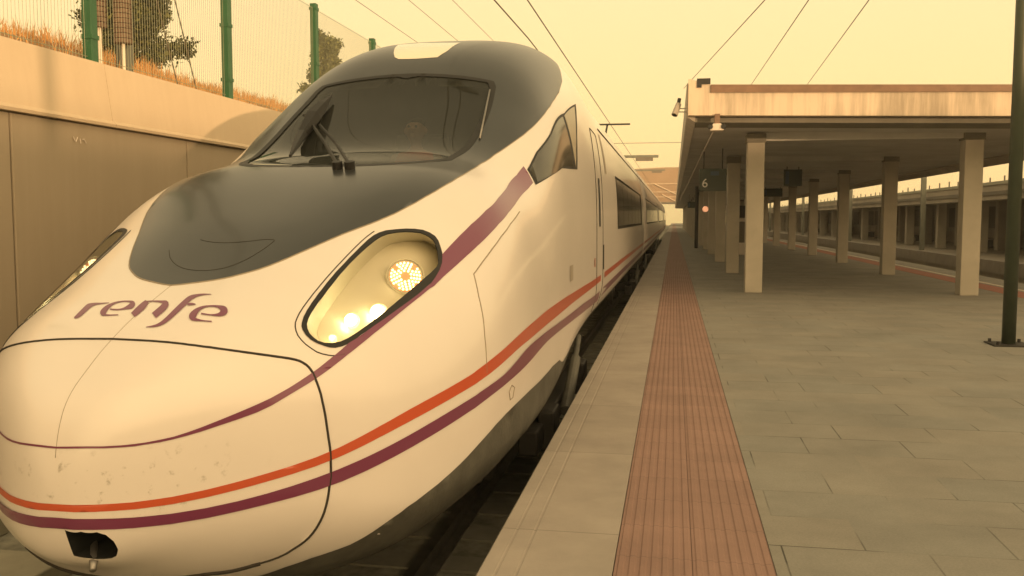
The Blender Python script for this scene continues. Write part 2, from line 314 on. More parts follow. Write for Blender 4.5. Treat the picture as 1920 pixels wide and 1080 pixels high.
D_ROOF_LIGHT=[[2.311,101.19],[2.358,103.36],[2.421,105.41],[2.42,100.77],[2.431,96.66],[2.422,92.29],[2.415,88.05],[2.409,83.94],[2.406,80.04],[2.313,80.8],[2.274,82.8],[2.272,86.57],[2.27,90.39],[2.27,93.81],[2.271,97.22],[2.282,99.21]]
D_RING_O=[[1.355,55.05],[1.369,53.56],[1.38,52.1],[1.385,50.64],[1.386,49.28],[1.381,48.1],[1.372,47.03],[1.364,46.09],[1.355,45.19],[1.341,44.16],[1.322,43.25],[1.292,42.67],[1.257,42.35],[1.22,42.36],[1.179,42.52],[1.132,42.68],[1.083,42.73],[1.033,42.53],[0.989,42.05],[0.962,41.48],[0.942,41.06],[0.921,40.84],[0.902,40.91],[0.89,41.34],[0.88,42.13],[0.869,43.27],[0.862,44.71],[0.862,46.46],[0.868,48.19],[0.875,49.35],[0.887,50.46],[0.907,51.94],[0.935,53.5],[0.968,54.94],[1.007,56.25],[1.056,57.45],[1.11,58.37],[1.174,58.93],[1.232,59.18],[1.264,59.22],[1.285,59.06],[1.303,58.67],[1.32,57.93],[1.337,56.59]]
D_RING_I=[[1.346,54.54],[1.358,53.25],[1.368,52.02],[1.372,50.9],[1.373,49.85],[1.372,48.88],[1.366,47.88],[1.353,46.61],[1.338,45.44],[1.329,44.72],[1.316,44.32],[1.291,44.2],[1.255,44.24],[1.205,44.25],[1.15,44.21],[1.097,44.06],[1.049,43.75],[1.009,43.33],[0.976,42.87],[0.948,42.4],[0.925,42.15],[0.903,42.38],[0.886,42.98],[0.876,43.96],[0.873,45.21],[0.874,46.61],[0.881,48.09],[0.892,49.45],[0.911,50.9],[0.939,52.46],[0.979,54.16],[1.042,55.99],[1.107,57.25],[1.156,57.81],[1.199,58.03],[1.24,58.06],[1.274,57.9],[1.296,57.57],[1.313,56.96],[1.33,55.84]]
D_RING_S=[[1.269,1.392],[1.293,1.383],[1.312,1.371],[1.312,1.35],[1.301,1.326],[1.283,1.3],[1.258,1.272],[1.229,1.242],[1.19,1.209],[1.133,1.172],[1.062,1.135],[0.986,1.099],[0.929,1.065],[0.866,1.032],[0.801,1.0],[0.733,0.966],[0.673,0.936],[0.627,0.91],[0.591,0.89],[0.564,0.877],[0.543,0.87],[0.523,0.868],[0.505,0.871],[0.489,0.88],[0.474,0.894],[0.461,0.911],[0.451,0.93],[0.446,0.948],[0.446,0.966],[0.452,0.984],[0.463,1.005],[0.482,1.03],[0.511,1.059],[0.552,1.095],[0.611,1.138],[0.697,1.19],[0.8,1.245],[0.899,1.293],[0.986,1.333],[1.048,1.358],[1.096,1.373],[1.144,1.385],[1.188,1.391],[1.228,1.393]]
D_HL_SEAM=[[1.301,59.74],[1.286,59.87],[1.272,59.99],[1.25,60.03],[1.215,59.94],[1.172,59.71],[1.129,59.34],[1.086,58.81],[1.044,58.05],[1.004,57.11],[0.969,56.0],[0.937,54.74],[0.91,53.42],[0.89,52.2],[0.874,51.06],[0.862,49.83],[0.852,48.44],[0.845,47.0],[0.842,45.53],[0.842,43.91],[0.847,42.29],[0.853,40.98],[0.863,40.1],[0.874,39.48],[0.884,39.06],[0.895,38.85],[0.905,38.82],[0.915,38.78]]
D_LAMP_MAIN=[[1.228,48.42]]
D_LAMP_A=[[1.078,46.51]]
D_LAMP_B=[[0.998,48.22]]
D_LAMP_C=[[0.91,45.6]]
D_SW_UP=[[0.002,0.569],[0.036,0.573],[0.054,0.573],[0.074,0.571],[0.098,0.57],[0.117,0.571],[0.134,0.573],[0.154,0.578],[0.174,0.584],[0.195,0.595],[0.218,0.609],[0.242,0.625],[0.262,0.638],[0.285,0.653],[0.318,0.674],[0.346,0.693],[0.388,0.726],[0.424,0.757],[0.459,0.787],[0.493,0.818],[0.527,0.846],[0.566,0.878],[0.612,0.912],[0.665,0.948],[0.732,0.988],[0.81,1.032],[0.877,1.069],[0.958,1.12],[1.08,1.183],[1.187,1.229],[1.345,1.299],[1.471,1.353],[1.635,1.417],[1.891,1.503],[2.215,1.588],[2.561,1.663],[2.975,1.775],[3.186,1.851]]
D_SW_LO=[[0.002,0.562],[0.036,0.565],[0.054,0.565],[0.074,0.563],[0.098,0.562],[0.117,0.562],[0.134,0.565],[0.154,0.568],[0.174,0.574],[0.195,0.582],[0.218,0.592],[0.241,0.604],[0.262,0.614],[0.285,0.625],[0.318,0.642],[0.347,0.662],[0.378,0.689],[0.405,0.711],[0.442,0.74],[0.477,0.769],[0.512,0.798],[0.549,0.828],[0.6,0.864],[0.66,0.903],[0.72,0.938],[0.784,0.974],[0.855,1.013],[0.921,1.048],[0.981,1.082],[1.115,1.134],[1.261,1.188],[1.395,1.239],[1.546,1.294],[1.741,1.361],[1.927,1.421],[2.188,1.49],[2.475,1.552],[2.983,1.672],[3.154,1.724]]
D_OR_T=[[0.005,0.3488],[0.06,0.3446],[0.114,0.3403],[0.169,0.342],[0.224,0.3506],[0.279,0.3634],[0.333,0.3779],[0.388,0.3931],[0.443,0.4113],[0.498,0.4353],[0.552,0.4644],[0.607,0.494],[0.662,0.5202],[0.716,0.542],[0.771,0.5605],[0.826,0.5767],[0.881,0.5918],[0.935,0.6067],[0.99,0.622],[1.063,0.6369],[1.147,0.6515],[1.236,0.6664],[1.333,0.6818],[1.437,0.6978],[1.549,0.7143],[1.67,0.7305],[1.801,0.7457],[1.941,0.7592],[2.093,0.77],[2.257,0.7774],[2.433,0.7831],[2.623,0.7876],[2.828,0.7906],[3.049,0.7927],[3.288,0.7938],[3.545,0.7932],[3.821,0.7916],[4.12,0.7891],[4.442,0.7855],[4.789,0.7813],[5.163,0.7766],[5.567,0.7716],[6.002,0.7662],[6.471,0.7601],[6.977,0.7542],[7.522,0.75]]
D_OR_B=[[0.005,0.3208],[0.06,0.3161],[0.115,0.3114],[0.169,0.3121],[0.224,0.319],[0.279,0.3302],[0.334,0.3434],[0.388,0.3566],[0.443,0.3722],[0.498,0.3931],[0.553,0.4189],[0.607,0.4453],[0.662,0.4688],[0.717,0.4888],[0.772,0.5061],[0.826,0.522],[0.881,0.5369],[0.936,0.5512],[0.991,0.5643],[1.065,0.5761],[1.148,0.5874],[1.238,0.5999],[1.334,0.6139],[1.439,0.6287],[1.551,0.6432],[1.673,0.6568],[1.804,0.6679],[1.945,0.6756],[2.097,0.6815],[2.261,0.6865],[2.437,0.6898],[2.628,0.6912],[2.834,0.6916],[3.055,0.6918],[3.294,0.6923],[3.552,0.6929],[3.83,0.6937],[4.129,0.6942],[4.452,0.6942],[4.8,0.6932],[5.176,0.6909],[5.58,0.6878],[6.017,0.6842],[6.488,0.6806],[6.995,0.6772],[7.542,0.6748]]
D_PU_T=[[0.004,0.2949],[0.059,0.2885],[0.113,0.2796],[0.168,0.274],[0.222,0.2751],[0.277,0.2817],[0.332,0.2921],[0.386,0.3048],[0.441,0.3201],[0.495,0.3387],[0.55,0.3606],[0.605,0.3839],[0.659,0.4064],[0.714,0.4272],[0.768,0.4463],[0.823,0.4639],[0.878,0.4797],[0.932,0.4937],[0.987,0.5066],[1.059,0.5182],[1.141,0.5279],[1.23,0.5368],[1.326,0.5458],[1.43,0.5568],[1.541,0.5718],[1.661,0.59],[1.791,0.6098],[1.93,0.6282],[2.081,0.6399],[2.243,0.6437],[2.418,0.6438],[2.607,0.6431],[2.81,0.641],[3.029,0.6367],[3.265,0.6313],[3.52,0.6258],[3.794,0.6204],[4.09,0.6155],[4.409,0.6109],[4.753,0.606],[5.124,0.6003],[5.523,0.5932],[5.954,0.5843],[6.418,0.5733],[6.919,0.5613],[7.458,0.5525]]
D_PU_B=[[0.0,0.2492],[0.056,0.244],[0.112,0.2358],[0.168,0.2304],[0.224,0.2316],[0.28,0.2383],[0.336,0.2467],[0.392,0.2545],[0.448,0.2648],[0.504,0.2811],[0.56,0.3029],[0.616,0.327],[0.672,0.35],[0.728,0.3706],[0.784,0.389],[0.84,0.4062],[0.896,0.4227],[0.952,0.438],[1.012,0.4513],[1.093,0.4628],[1.18,0.4733],[1.275,0.4831],[1.377,0.4921],[1.487,0.5007],[1.606,0.5089],[1.734,0.5169],[1.873,0.5256],[2.023,0.5361],[2.185,0.547],[2.36,0.5564],[2.549,0.5636],[2.753,0.5677],[2.974,0.567],[3.212,0.5637],[3.469,0.5591],[3.747,0.5527],[4.047,0.5449],[4.371,0.5365],[4.721,0.5281],[5.099,0.5187],[5.507,0.507],[5.948,0.4923],[6.425,0.4747],[6.939,0.4549],[7.495,0.4351],[8.095,0.4208]]
D_SEAM=[[0.008,0.94],[0.046,0.939],[0.084,0.937],[0.119,0.935],[0.152,0.93],[0.183,0.923],[0.212,0.916],[0.241,0.906],[0.27,0.895],[0.3,0.884],[0.332,0.871],[0.366,0.857],[0.393,0.845],[0.41,0.836],[0.419,0.83],[0.427,0.821],[0.434,0.81],[0.44,0.798],[0.446,0.779],[0.451,0.753],[0.456,0.721],[0.461,0.683],[0.464,0.638],[0.468,0.587],[0.471,0.536],[0.474,0.487],[0.476,0.438],[0.477,0.392],[0.477,0.35],[0.476,0.311],[0.473,0.273],[0.47,0.233],[0.466,0.193],[0.461,0.155],[0.454,0.12],[0.446,0.087],[0.438,0.058],[0.429,0.037],[0.42,0.022],[0.409,0.007],[0.396,-0.011],[0.38,-0.029],[0.362,-0.044],[0.342,-0.054],[0.321,-0.06],[0.301,-0.066],[0.285,-0.072],[0.27,-0.077],[0.253,-0.08],[0.235,-0.079],[0.216,-0.078],[0.197,-0.077],[0.179,-0.078],[0.161,-0.081],[0.14,-0.082],[0.114,-0.08],[0.083,-0.077],[0.05,-0.081]]
D_SEAMT=[[0.632,88.61],[0.63,81.97],[0.629,75.59],[0.629,69.72],[0.631,64.51],[0.636,59.98],[0.646,56.09],[0.661,52.72],[0.68,49.79],[0.702,47.24],[0.728,44.84],[0.756,42.69],[0.78,41.12],[0.793,40.21],[0.8,39.61],[0.805,38.92],[0.81,38.11],[0.813,37.2],[0.815,35.92],[0.815,34.18],[0.815,32.07],[0.815,29.65],[0.814,26.78],[0.814,23.55],[0.814,20.32],[0.815,17.15],[0.817,13.96],[0.817,10.89],[0.817,8.06],[0.816,5.37],[0.813,2.62],[0.81,-0.49],[0.807,-5.42],[0.805,-10.07],[0.803,-14.45],[0.801,-18.6],[0.799,-22.23],[0.797,-25.02],[0.794,-27.26],[0.79,-29.61],[0.784,-32.45],[0.779,-35.46],[0.771,-38.29],[0.76,-40.79],[0.747,-43.04],[0.734,-45.17],[0.725,-47.18],[0.716,-49.04],[0.706,-50.88],[0.692,-52.73],[0.676,-54.63],[0.662,-56.76],[0.651,-59.15],[0.643,-61.78],[0.631,-64.88],[0.614,-68.84],[0.599,-73.96],[0.593,-80.29]]
D_SKIRTT=[[0.816,-55.02],[0.825,-44.85],[0.851,-36.98],[0.879,-31.65],[0.904,-26.91],[0.924,-21.43],[0.945,-15.72],[0.972,-9.91],[1.007,-4.66],[1.051,-0.92],[1.1,0.78],[1.155,1.78],[1.216,2.71],[1.287,4.03],[1.364,5.33],[1.426,5.75],[1.498,5.82],[1.632,5.55],[1.809,5.04],[1.92,4.19],[2.007,3.26]]
D_HOLE=[[0.118,-73.12],[0.15,-46.17],[0.2,-32.61],[0.234,-31.29],[0.27,-35.49],[0.303,-43.0],[0.325,-51.58],[0.322,-55.76],[0.271,-67.72],[0.242,-81.21]]
D_SIDE_WIN=[[2.589,39.84],[2.482,33.8],[2.412,28.4],[1.946,41.4],[1.95,44.98],[2.039,44.49],[2.172,42.05],[2.391,39.6]]
D_SIDE_GLASS=[[2.351,39.52],[2.356,34.58],[2.363,29.41],[1.961,41.29],[1.957,44.44],[2.039,44.08],[2.176,41.61]]
D_QUARTER=[[2.374,39.32],[2.548,39.41],[2.458,33.83],[2.39,29.13]]
D_MASK_END=[[2.529,45.52],[2.597,48.2],[2.704,53.03],[2.675,55.69]]
D_ARC=[[1.119,100.7],[1.099,99.61],[1.079,98.36],[1.059,96.59],[1.041,94.57],[1.028,92.46],[1.019,90.2],[1.015,87.68],[1.015,85.22],[1.021,83.08],[1.031,81.26],[1.048,79.82],[1.069,78.7],[1.092,77.92],[1.116,77.38],[1.142,76.96],[1.164,76.76],[1.174,76.76],[1.177,77.17],[1.177,78.22],[1.173,79.85],[1.164,82.17],[1.156,84.94],[1.153,88.04],[1.155,91.03],[1.16,93.24],[1.168,95.21]]
D_TRIM=[[2.151,61.25],[2.056,59.98],[1.95,58.41]]
D_WBLADE=[[1.71,101.1],[1.923,109.52],[2.003,110.68],[2.061,111.15],[2.117,111.65]]
D_WSPUR=[[2.034,115.29],[2.008,110.8]]
D_WARM1=[[1.966,108.76],[1.848,98.55],[1.597,82.07]]
D_WARM2=[[1.964,106.39],[1.846,95.22],[1.597,78.84]]
D_PL_A=[[2.476,1.501],[2.11,1.418],[1.86,1.342],[1.666,1.27],[1.503,1.203],[1.358,1.138],[1.303,1.018],[1.262,0.887],[1.227,0.802],[1.202,0.716],[1.167,0.603]]
D_PL_B=[[2.435,1.381],[2.365,1.274],[2.336,1.168],[2.343,1.06],[2.354,0.963],[2.387,0.864],[2.437,0.761]]
D_SKIRT=[[0.315,-0.172],[0.385,-0.123],[0.448,-0.088],[0.499,-0.069],[0.543,-0.05],[0.579,-0.02],[0.612,0.015],[0.649,0.049],[0.692,0.081],[0.744,0.108],[0.802,0.135],[0.867,0.168],[0.94,0.207],[1.057,0.256],[1.26,0.3],[1.433,0.322],[1.644,0.336],[2.065,0.347],[2.673,0.337],[3.086,0.337],[3.428,0.345]]
D_VENT=[[4.131,1.068],[4.377,1.056],[4.372,0.918],[4.123,0.934]]
D_MARK=[[6.327,0.998],[6.598,0.986],[6.604,0.901],[6.332,0.915]]
D_OVAL=[[1.503,0.437],[1.562,0.468],[1.621,0.444],[1.582,0.39],[1.523,0.386]]
D_LOGO=[["r",[[0.7419,110.48],[0.7424,110.1],[0.7426,109.72],[0.7439,109.33],[0.7474,108.97],[0.7535,108.67],[0.7614,108.44],[0.7697,108.25],[0.7772,108.08],[0.7841,107.95],[0.7903,107.86],[0.7955,107.79],[0.7998,107.69],[0.8042,107.54],[0.8087,107.35],[0.8127,107.09],[0.816,106.78],[0.8181,106.42],[0.8192,106.0],[0.82,105.53],[0.821,105.03],[0.8222,104.5],[0.8234,103.93],[0.8246,103.36],[0.8259,102.79]],[[0.749,110.95],[0.7536,110.85],[0.7579,110.76],[0.7624,110.69],[0.7676,110.61],[0.7746,110.5],[0.7832,110.36],[0.7923,110.22],[0.8005,110.09],[0.8075,109.99],[0.8144,109.92],[0.8212,109.78],[0.8267,109.52],[0.8299,109.11],[0.8311,108.62],[0.8313,108.09],[0.8313,107.57],[0.8311,107.05],[0.8304,106.52],[0.8296,105.98],[0.8291,105.42],[0.829,104.83],[0.829,104.22],[0.8291,103.59],[0.8292,102.97]]],["e",[[0.7855,100.48],[0.7846,99.77],[0.7838,99.05],[0.7831,98.34],[0.783,97.69],[0.7837,97.13],[0.7849,96.65],[0.7864,96.19],[0.7878,95.7],[0.7888,95.1],[0.7898,94.42],[0.7916,93.81],[0.7955,93.43],[0.8025,93.39],[0.8114,93.64],[0.8221,94.19],[0.8337,95.14],[0.8385,95.92],[0.8395,96.47],[0.8396,97.0],[0.8395,97.52],[0.8394,98.07],[0.8393,98.66],[0.8388,99.25],[0.8378,99.8],[0.8361,100.32],[0.8339,100.82],[0.8311,101.29],[0.8277,101.72],[0.8235,102.13],[0.8187,102.52],[0.8133,102.85],[0.8073,103.11],[0.8005,103.28],[0.7932,103.39],[0.786,103.4],[0.7796,103.33],[0.7735,103.14],[0.7652,102.74],[0.7552,101.93],[0.7518,101.28],[0.7511,100.8],[0.7512,100.3],[0.7516,99.75],[0.7521,99.13],[0.7528,98.41],[0.7535,97.59],[0.7544,96.73],[0.7553,95.89]],[[0.7929,100.84],[0.7919,100.12],[0.7908,99.4],[0.7901,98.71],[0.7903,98.11],[0.7913,97.62],[0.7929,97.2],[0.7953,96.84],[0.7989,96.53],[0.8041,96.28],[0.8107,96.11],[0.8172,96.02],[0.8218,96.0],[0.8242,95.96],[0.8255,95.88],[0.8245,95.72],[0.8209,95.35],[0.822,95.37],[0.8254,95.85],[0.8286,96.47],[0.8308,97.08],[0.832,97.67],[0.8323,98.27],[0.8316,98.84],[0.8301,99.34],[0.8278,99.79],[0.8246,100.2],[0.8205,100.55],[0.8155,100.82],[0.8093,101.0],[0.8021,101.11],[0.7946,101.16],[0.7876,101.16],[0.7808,101.09],[0.7737,100.96],[0.7673,100.82],[0.7626,100.73],[0.7605,100.78],[0.7627,101.0],[0.768,101.52],[0.7675,101.63],[0.7649,101.32],[0.7624,100.81],[0.7605,100.19],[0.7591,99.51],[0.7587,98.75],[0.759,97.92],[0.7597,97.05],[0.7602,96.21]]],["n",[[0.7471,89.46],[0.7528,89.37],[0.7584,89.3],[0.7642,89.23],[0.7704,89.19],[0.7772,89.16],[0.7844,89.15],[0.792,89.18],[0.7997,89.28],[0.8074,89.47],[0.8149,89.73],[0.822,90.0],[0.8291,90.26]],[[0.7685,92.22],[0.7754,92.26],[0.7823,92.31],[0.7893,92.36],[0.7964,92.4],[0.8039,92.42],[0.8117,92.44],[0.8189,92.45],[0.8252,92.43],[0.8303,92.39],[0.8348,92.32],[0.8393,92.25],[0.8441,92.19]]],["n",[[0.829,91.31],[0.8308,90.85],[0.8328,90.42],[0.8344,89.95],[0.835,89.37],[0.8345,88.62],[0.8333,87.74],[0.8313,86.85],[0.8286,86.06],[0.8253,85.39],[0.8216,84.83],[0.8189,84.6],[0.8223,85.09],[0.8273,85.52],[0.8259,85.53],[0.8214,85.44],[0.8164,85.35],[0.8116,85.28],[0.8063,85.24],[0.8004,85.2],[0.7944,85.17],[0.7885,85.14],[0.7827,85.12],[0.7767,85.12],[0.7708,85.11]],[[0.8385,91.97],[0.8393,91.44],[0.8401,90.93],[0.8408,90.39],[0.8414,89.79],[0.8418,89.08],[0.842,88.3],[0.8422,87.53],[0.8423,86.89],[0.8428,86.4],[0.8434,85.95],[0.8416,85.3],[0.8316,84.07],[0.8174,83.01],[0.8074,82.5],[0.7995,82.2],[0.7924,81.98],[0.7855,81.82],[0.779,81.75],[0.773,81.72],[0.7673,81.7],[0.7616,81.69],[0.7559,81.69],[0.7504,81.71],[0.7449,81.73]]],["f",[[0.6946,81.21],[0.6953,80.47],[0.6959,79.71],[0.6967,79.0],[0.6981,78.37],[0.7,77.86],[0.7022,77.43],[0.7051,77.06],[0.709,76.77],[0.7138,76.56],[0.7194,76.43],[0.7257,76.36],[0.7329,76.34],[0.7411,76.39],[0.7502,76.5],[0.7598,76.65],[0.7696,76.82],[0.7801,77.0],[0.7913,77.22],[0.8026,77.44],[0.8134,77.66],[0.824,77.89],[0.8341,78.13],[0.8432,78.32],[0.8507,78.43],[0.8571,78.46],[0.8627,78.42],[0.8679,78.32],[0.8724,78.14],[0.8761,77.9],[0.879,77.59],[0.8813,77.25],[0.8832,76.89],[0.8846,76.53],[0.8855,76.15],[0.8862,75.75],[0.887,75.36]],[[0.6974,81.46],[0.6999,80.9],[0.7024,80.32],[0.7051,79.8],[0.7081,79.37],[0.7114,79.06],[0.7149,78.83],[0.7188,78.66],[0.7234,78.55],[0.7288,78.51],[0.7349,78.53],[0.7418,78.59],[0.7494,78.68],[0.7578,78.8],[0.7672,78.98],[0.7774,79.19],[0.7879,79.4],[0.799,79.62],[0.8107,79.86],[0.8225,80.09],[0.8335,80.28],[0.8438,80.46],[0.8541,80.64],[0.8638,80.75],[0.872,80.71],[0.8777,80.47],[0.8811,80.1],[0.8833,79.66],[0.8852,79.23],[0.8871,78.8],[0.8885,78.35],[0.8896,77.89],[0.8903,77.42],[0.8904,76.95],[0.8902,76.48],[0.8898,76.0],[0.8895,75.54]]],["f",[[0.8196,77.23],[0.8203,76.93],[0.8211,76.62],[0.8218,76.33],[0.8225,76.08],[0.8233,75.87],[0.8242,75.67],[0.825,75.46],[0.8259,75.25]],[[0.8296,78.07],[0.8311,77.83],[0.8327,77.59],[0.834,77.34],[0.8346,77.03],[0.8341,76.67],[0.8328,76.29],[0.8313,75.91],[0.8299,75.54]]],["e2",[[0.7785,69.68],[0.7784,68.89],[0.7785,68.09],[0.7787,67.33],[0.7792,66.64],[0.7798,65.99],[0.7805,65.37],[0.7816,64.82],[0.7834,64.38],[0.7862,64.06],[0.7901,63.85],[0.7949,63.81],[0.8012,63.99],[0.8099,64.5],[0.8203,65.39],[0.8288,66.38],[0.8337,67.21],[0.8356,67.84],[0.8357,68.38],[0.8351,68.88],[0.8342,69.35],[0.8333,69.81],[0.8322,70.28],[0.831,70.74],[0.8295,71.18],[0.8279,71.6],[0.8262,72.03],[0.8241,72.43],[0.8212,72.77],[0.8177,73.06],[0.8134,73.31],[0.8083,73.48],[0.8023,73.54],[0.7951,73.5],[0.7867,73.36],[0.7776,73.06],[0.7675,72.52],[0.756,71.53],[0.7469,70.34],[0.7437,69.52],[0.743,68.94],[0.7431,68.37],[0.7439,67.77],[0.7451,67.16],[0.7461,66.54],[0.747,65.9],[0.7479,65.22],[0.749,64.54],[0.7501,63.89]],[[0.7858,70.24],[0.7852,69.4],[0.7844,68.55],[0.7843,67.78],[0.7853,67.15],[0.7876,66.68],[0.7908,66.32],[0.7947,66.1],[0.799,66.04],[0.8037,66.18],[0.8086,66.46],[0.8127,66.76],[0.8145,66.94],[0.8126,66.84],[0.8088,66.5],[0.8063,66.17],[0.8069,66.13],[0.8101,66.49],[0.8146,67.12],[0.819,67.84],[0.8222,68.5],[0.8236,69.08],[0.8239,69.62],[0.8232,70.11],[0.822,70.54],[0.8203,70.94],[0.818,71.29],[0.8148,71.56],[0.8107,71.7],[0.8053,71.71],[0.7989,71.6],[0.792,71.41],[0.7853,71.16],[0.7779,70.8],[0.7698,70.34],[0.7632,69.93],[0.7605,69.74],[0.7628,70.01],[0.7652,70.44],[0.7634,70.41],[0.76,69.98],[0.757,69.35],[0.7546,68.59],[0.753,67.79],[0.7521,67.02],[0.752,66.31],[0.7527,65.62],[0.7539,64.96],[0.755,64.3]]]]# ------------------------------------------------------------ the train's skin: one smooth loft, sections along the track
XC = -2.35; YT = 3.08; YC = YT + 1.6
PA = np.array(P); UK = np.array([0, .25, .5, .75, 1.0, 1.3, 1.6, 1.9, 2.1, 2.3, 2.6, 3.2])
def pch(y, xq):
    h = np.diff(UK); d = np.diff(y) / h; m = np.zeros_like(y)
    m[1:-1] = (d[:-1] * h[1:] + d[1:] * h[:-1]) / (h[1:] + h[:-1]); m[0] = d[0]
    i = np.clip(np.searchsorted(UK, xq) - 1, 0, len(UK) - 2); t = np.clip((xq - UK[i]) / h[i], 0, 1)
    return (2*t**3-3*t**2+1)*y[i]+(t**3-2*t**2+t)*h[i]*m[i]+(-2*t**3+3*t**2)*y[i+1]+(t**3-t**2)*h[i]*m[i+1]
def secs(u): return [pch(PA[k], u) for k in range(6)]
def skinT(uv):
    uv = np.asarray(uv, float); u = uv[:, 0]; th = np.radians(uv[:, 1]); w_, zt, zb, zm, nu, nl = secs(u)
    c = np.cos(th); s = np.sin(th); up = s > 0; n = np.where(up, nu, nl); h = np.where(up, zt - zm, zm - zb)
    rho = (np.abs(c) ** n + np.abs(s) ** n) ** (-1 / n)
    return np.stack([XC + w_ * rho * c, YT + u * u, zm + h * rho * s], 1)
def gval(p):
    x = np.abs(p[:, 0] - XC); s = p[:, 1] - YT; u = np.sqrt(np.clip(s, 1e-6, None)); w_, zt, zb, zm, nu, nl = secs(u); w_ = np.maximum(w_, 1e-3)
    up = p[:, 2] > zm; h = np.where(up, np.maximum(zt - zm, 1e-3), np.maximum(zm - zb, 1e-3)); n = np.where(up, nu, nl)
    v = ((x / w_) ** n + (np.abs(p[:, 2] - zm) / h) ** n) ** (1 / n) - 1
    return np.where(s < 0, 5 - s, v)
def nrm(p, e=2e-3):
    g = np.stack([gval(p + e * a) - gval(p - e * a) for a in np.eye(3)], 1); s = p[:, 1] - YT
    g = np.where((s < 2 * e)[:, None], np.array([[0., -1., 0.]]), g)
    return g / (np.linalg.norm(g, axis=1)[:, None] + 1e-12)
def skinS(mz):
    mz = np.asarray(mz, float); m = mz[:, 0]; z = mz[:, 1]; a = np.radians(90 * np.clip(m, None, 1)); far = m > 1
    org = np.stack([np.full_like(m, XC), np.where(far, YC + m - 1, YC), z], 1); d = np.stack([np.sin(a), -np.cos(a), 0 * a], 1); d[far] = (1, 0, 0)
    lo = np.zeros_like(m); hi = np.full_like(m, 2.0)
    for _ in range(36):
        c = (lo + hi) / 2; ins = gval(org + c[:, None] * d) < 0; lo = np.where(ins, c, lo); hi = np.where(ins, hi, c)
    return org + lo[:, None] * d
def inpoly(pts, poly):
    pts = np.asarray(pts); poly = np.asarray(poly); x, y = pts[:, 0], pts[:, 1]; r = np.zeros(len(pts), bool); j = len(poly) - 1
    for i in range(len(poly)):
        xi, yi = poly[i]; xj, yj = poly[j]
        c = ((yi > y) != (yj > y)) & (x < (xj - xi) * (y - yi) / ((yj - yi) if yj != yi else 1e-12) + xi); r ^= c; j = i
    return r
def dense(poly, sx, sy, closed=True):
    o = []; n = len(poly)
    for i in range(n if closed else n - 1):
        a = np.array(poly[i], float); b = np.array(poly[(i + 1) % n], float)
        k = max(1, int(math.ceil(max(abs(b[0] - a[0]) / sx, abs(b[1] - a[1]) / sy)))); o += [tuple(a + (b - a) * t / k) for t in range(k)]
    if not closed: o.append(tuple(poly[-1]))
    return o
def cdt(poly, holes, sx, sy, lines=()):
    """triangulated region of a 2-D domain with exact borders; returns points, triangles"""
    P0 = dense(poly, sx, sy); pts = []; edges = []
    def loop(q, closed=True):
        k = len(pts); pts.extend(q); n = len(q); edges.extend((k + i, k + (i + 1) % n) for i in range(n if closed else n - 1))
    loop(P0); H = [dense(h, sx, sy) for h in holes]
    for h in H: loop(h)
    for l_ in lines: loop(dense(l_, sx, sy, False), False)
    a = np.array(P0); x0, y0 = a.min(0); x1, y1 = a.max(0)
    gx, gy = np.meshgrid(np.arange(x0 + sx / 2, x1, sx), np.arange(y0 + sy / 2, y1, sy)); g = np.stack([gx.ravel(), gy.ravel()], 1)
    g[:, 1] += (np.round((g[:, 0] - x0) / sx).astype(int) % 2) * sy * .25
    k = inpoly(g, P0)
    for h in H: k &= ~inpoly(g, h)
    g = g[k]; B = np.array(pts) / (sx, sy); keep = np.ones(len(g), bool); G = g / (sx, sy)
    for i in range(0, len(G), 4000):
        d = ((G[i:i + 4000, None, :] - B[None]) ** 2).sum(2).min(1); keep[i:i + 4000] = d > .16
    g = g[keep]; pts = [Vector(p) for p in pts] + [Vector(p) for p in g]
    sc_ = [Vector((p[0] / sx, p[1] / sy)) for p in pts]
    r = delaunay_2d_cdt(sc_, edges, [], 0, 1e-6, False); V = np.array([(v[0] * sx, v[1] * sy) for v in r[0]]); F = np.array([f for f in r[2] if len(f) == 3])
    c = V[F].mean(1); k = inpoly(c, P0)
    for h in H: k &= ~inpoly(c, h)
    return V, F[k]
def skin_patch(poly, dom, off, holes=(), sx=.035, sy=2.5, mirror=True, shift=(0, 0, 0), cut=None):
    V, F = cdt(poly, holes, sx, sy, [cut + cut[:1]] if cut else ())
    if cut: F = F[~inpoly(V[F].mean(1), cut)]
    p = skinT(V) if dom == 'T' else skinS(V); p = p + nrm(p) * off + np.array(shift); F = [tuple(f) for f in F]
    mb = MB(); mb.add(p, F)
    if mirror == 'only': mb = MB()
    if mirror:
        q = p.copy(); q[:, 0] = 2 * XC - q[:, 0]; mb.add(q, [f[::-1] for f in F])
    return mb
def orient(o):   # consistent outward normals from the skin's own gradient, centre line welded
    import bmesh
    bm = bmesh.new(); bm.from_mesh(o.data); bmesh.ops.remove_doubles(bm, verts=bm.verts, dist=1e-4)
    base = Vector(root(o).location); P_ = np.array([tuple(f.calc_center_median() + base) for f in bm.faces]); N = nrm(P_)
    for f, n_ in zip(bm.faces, N):
        if f.normal.dot(Vector(n_)) < 0: f.normal_flip()
    bm.to_mesh(o.data); bm.free(); return o
def line3(pts, dom, off=0.0):
    p = skinT(pts) if dom == 'T' else skinS(pts); return p + nrm(p) * off
def mir(p): q = np.array(p, float).copy(); q[:, 0] = 2 * XC - q[:, 0]; return q

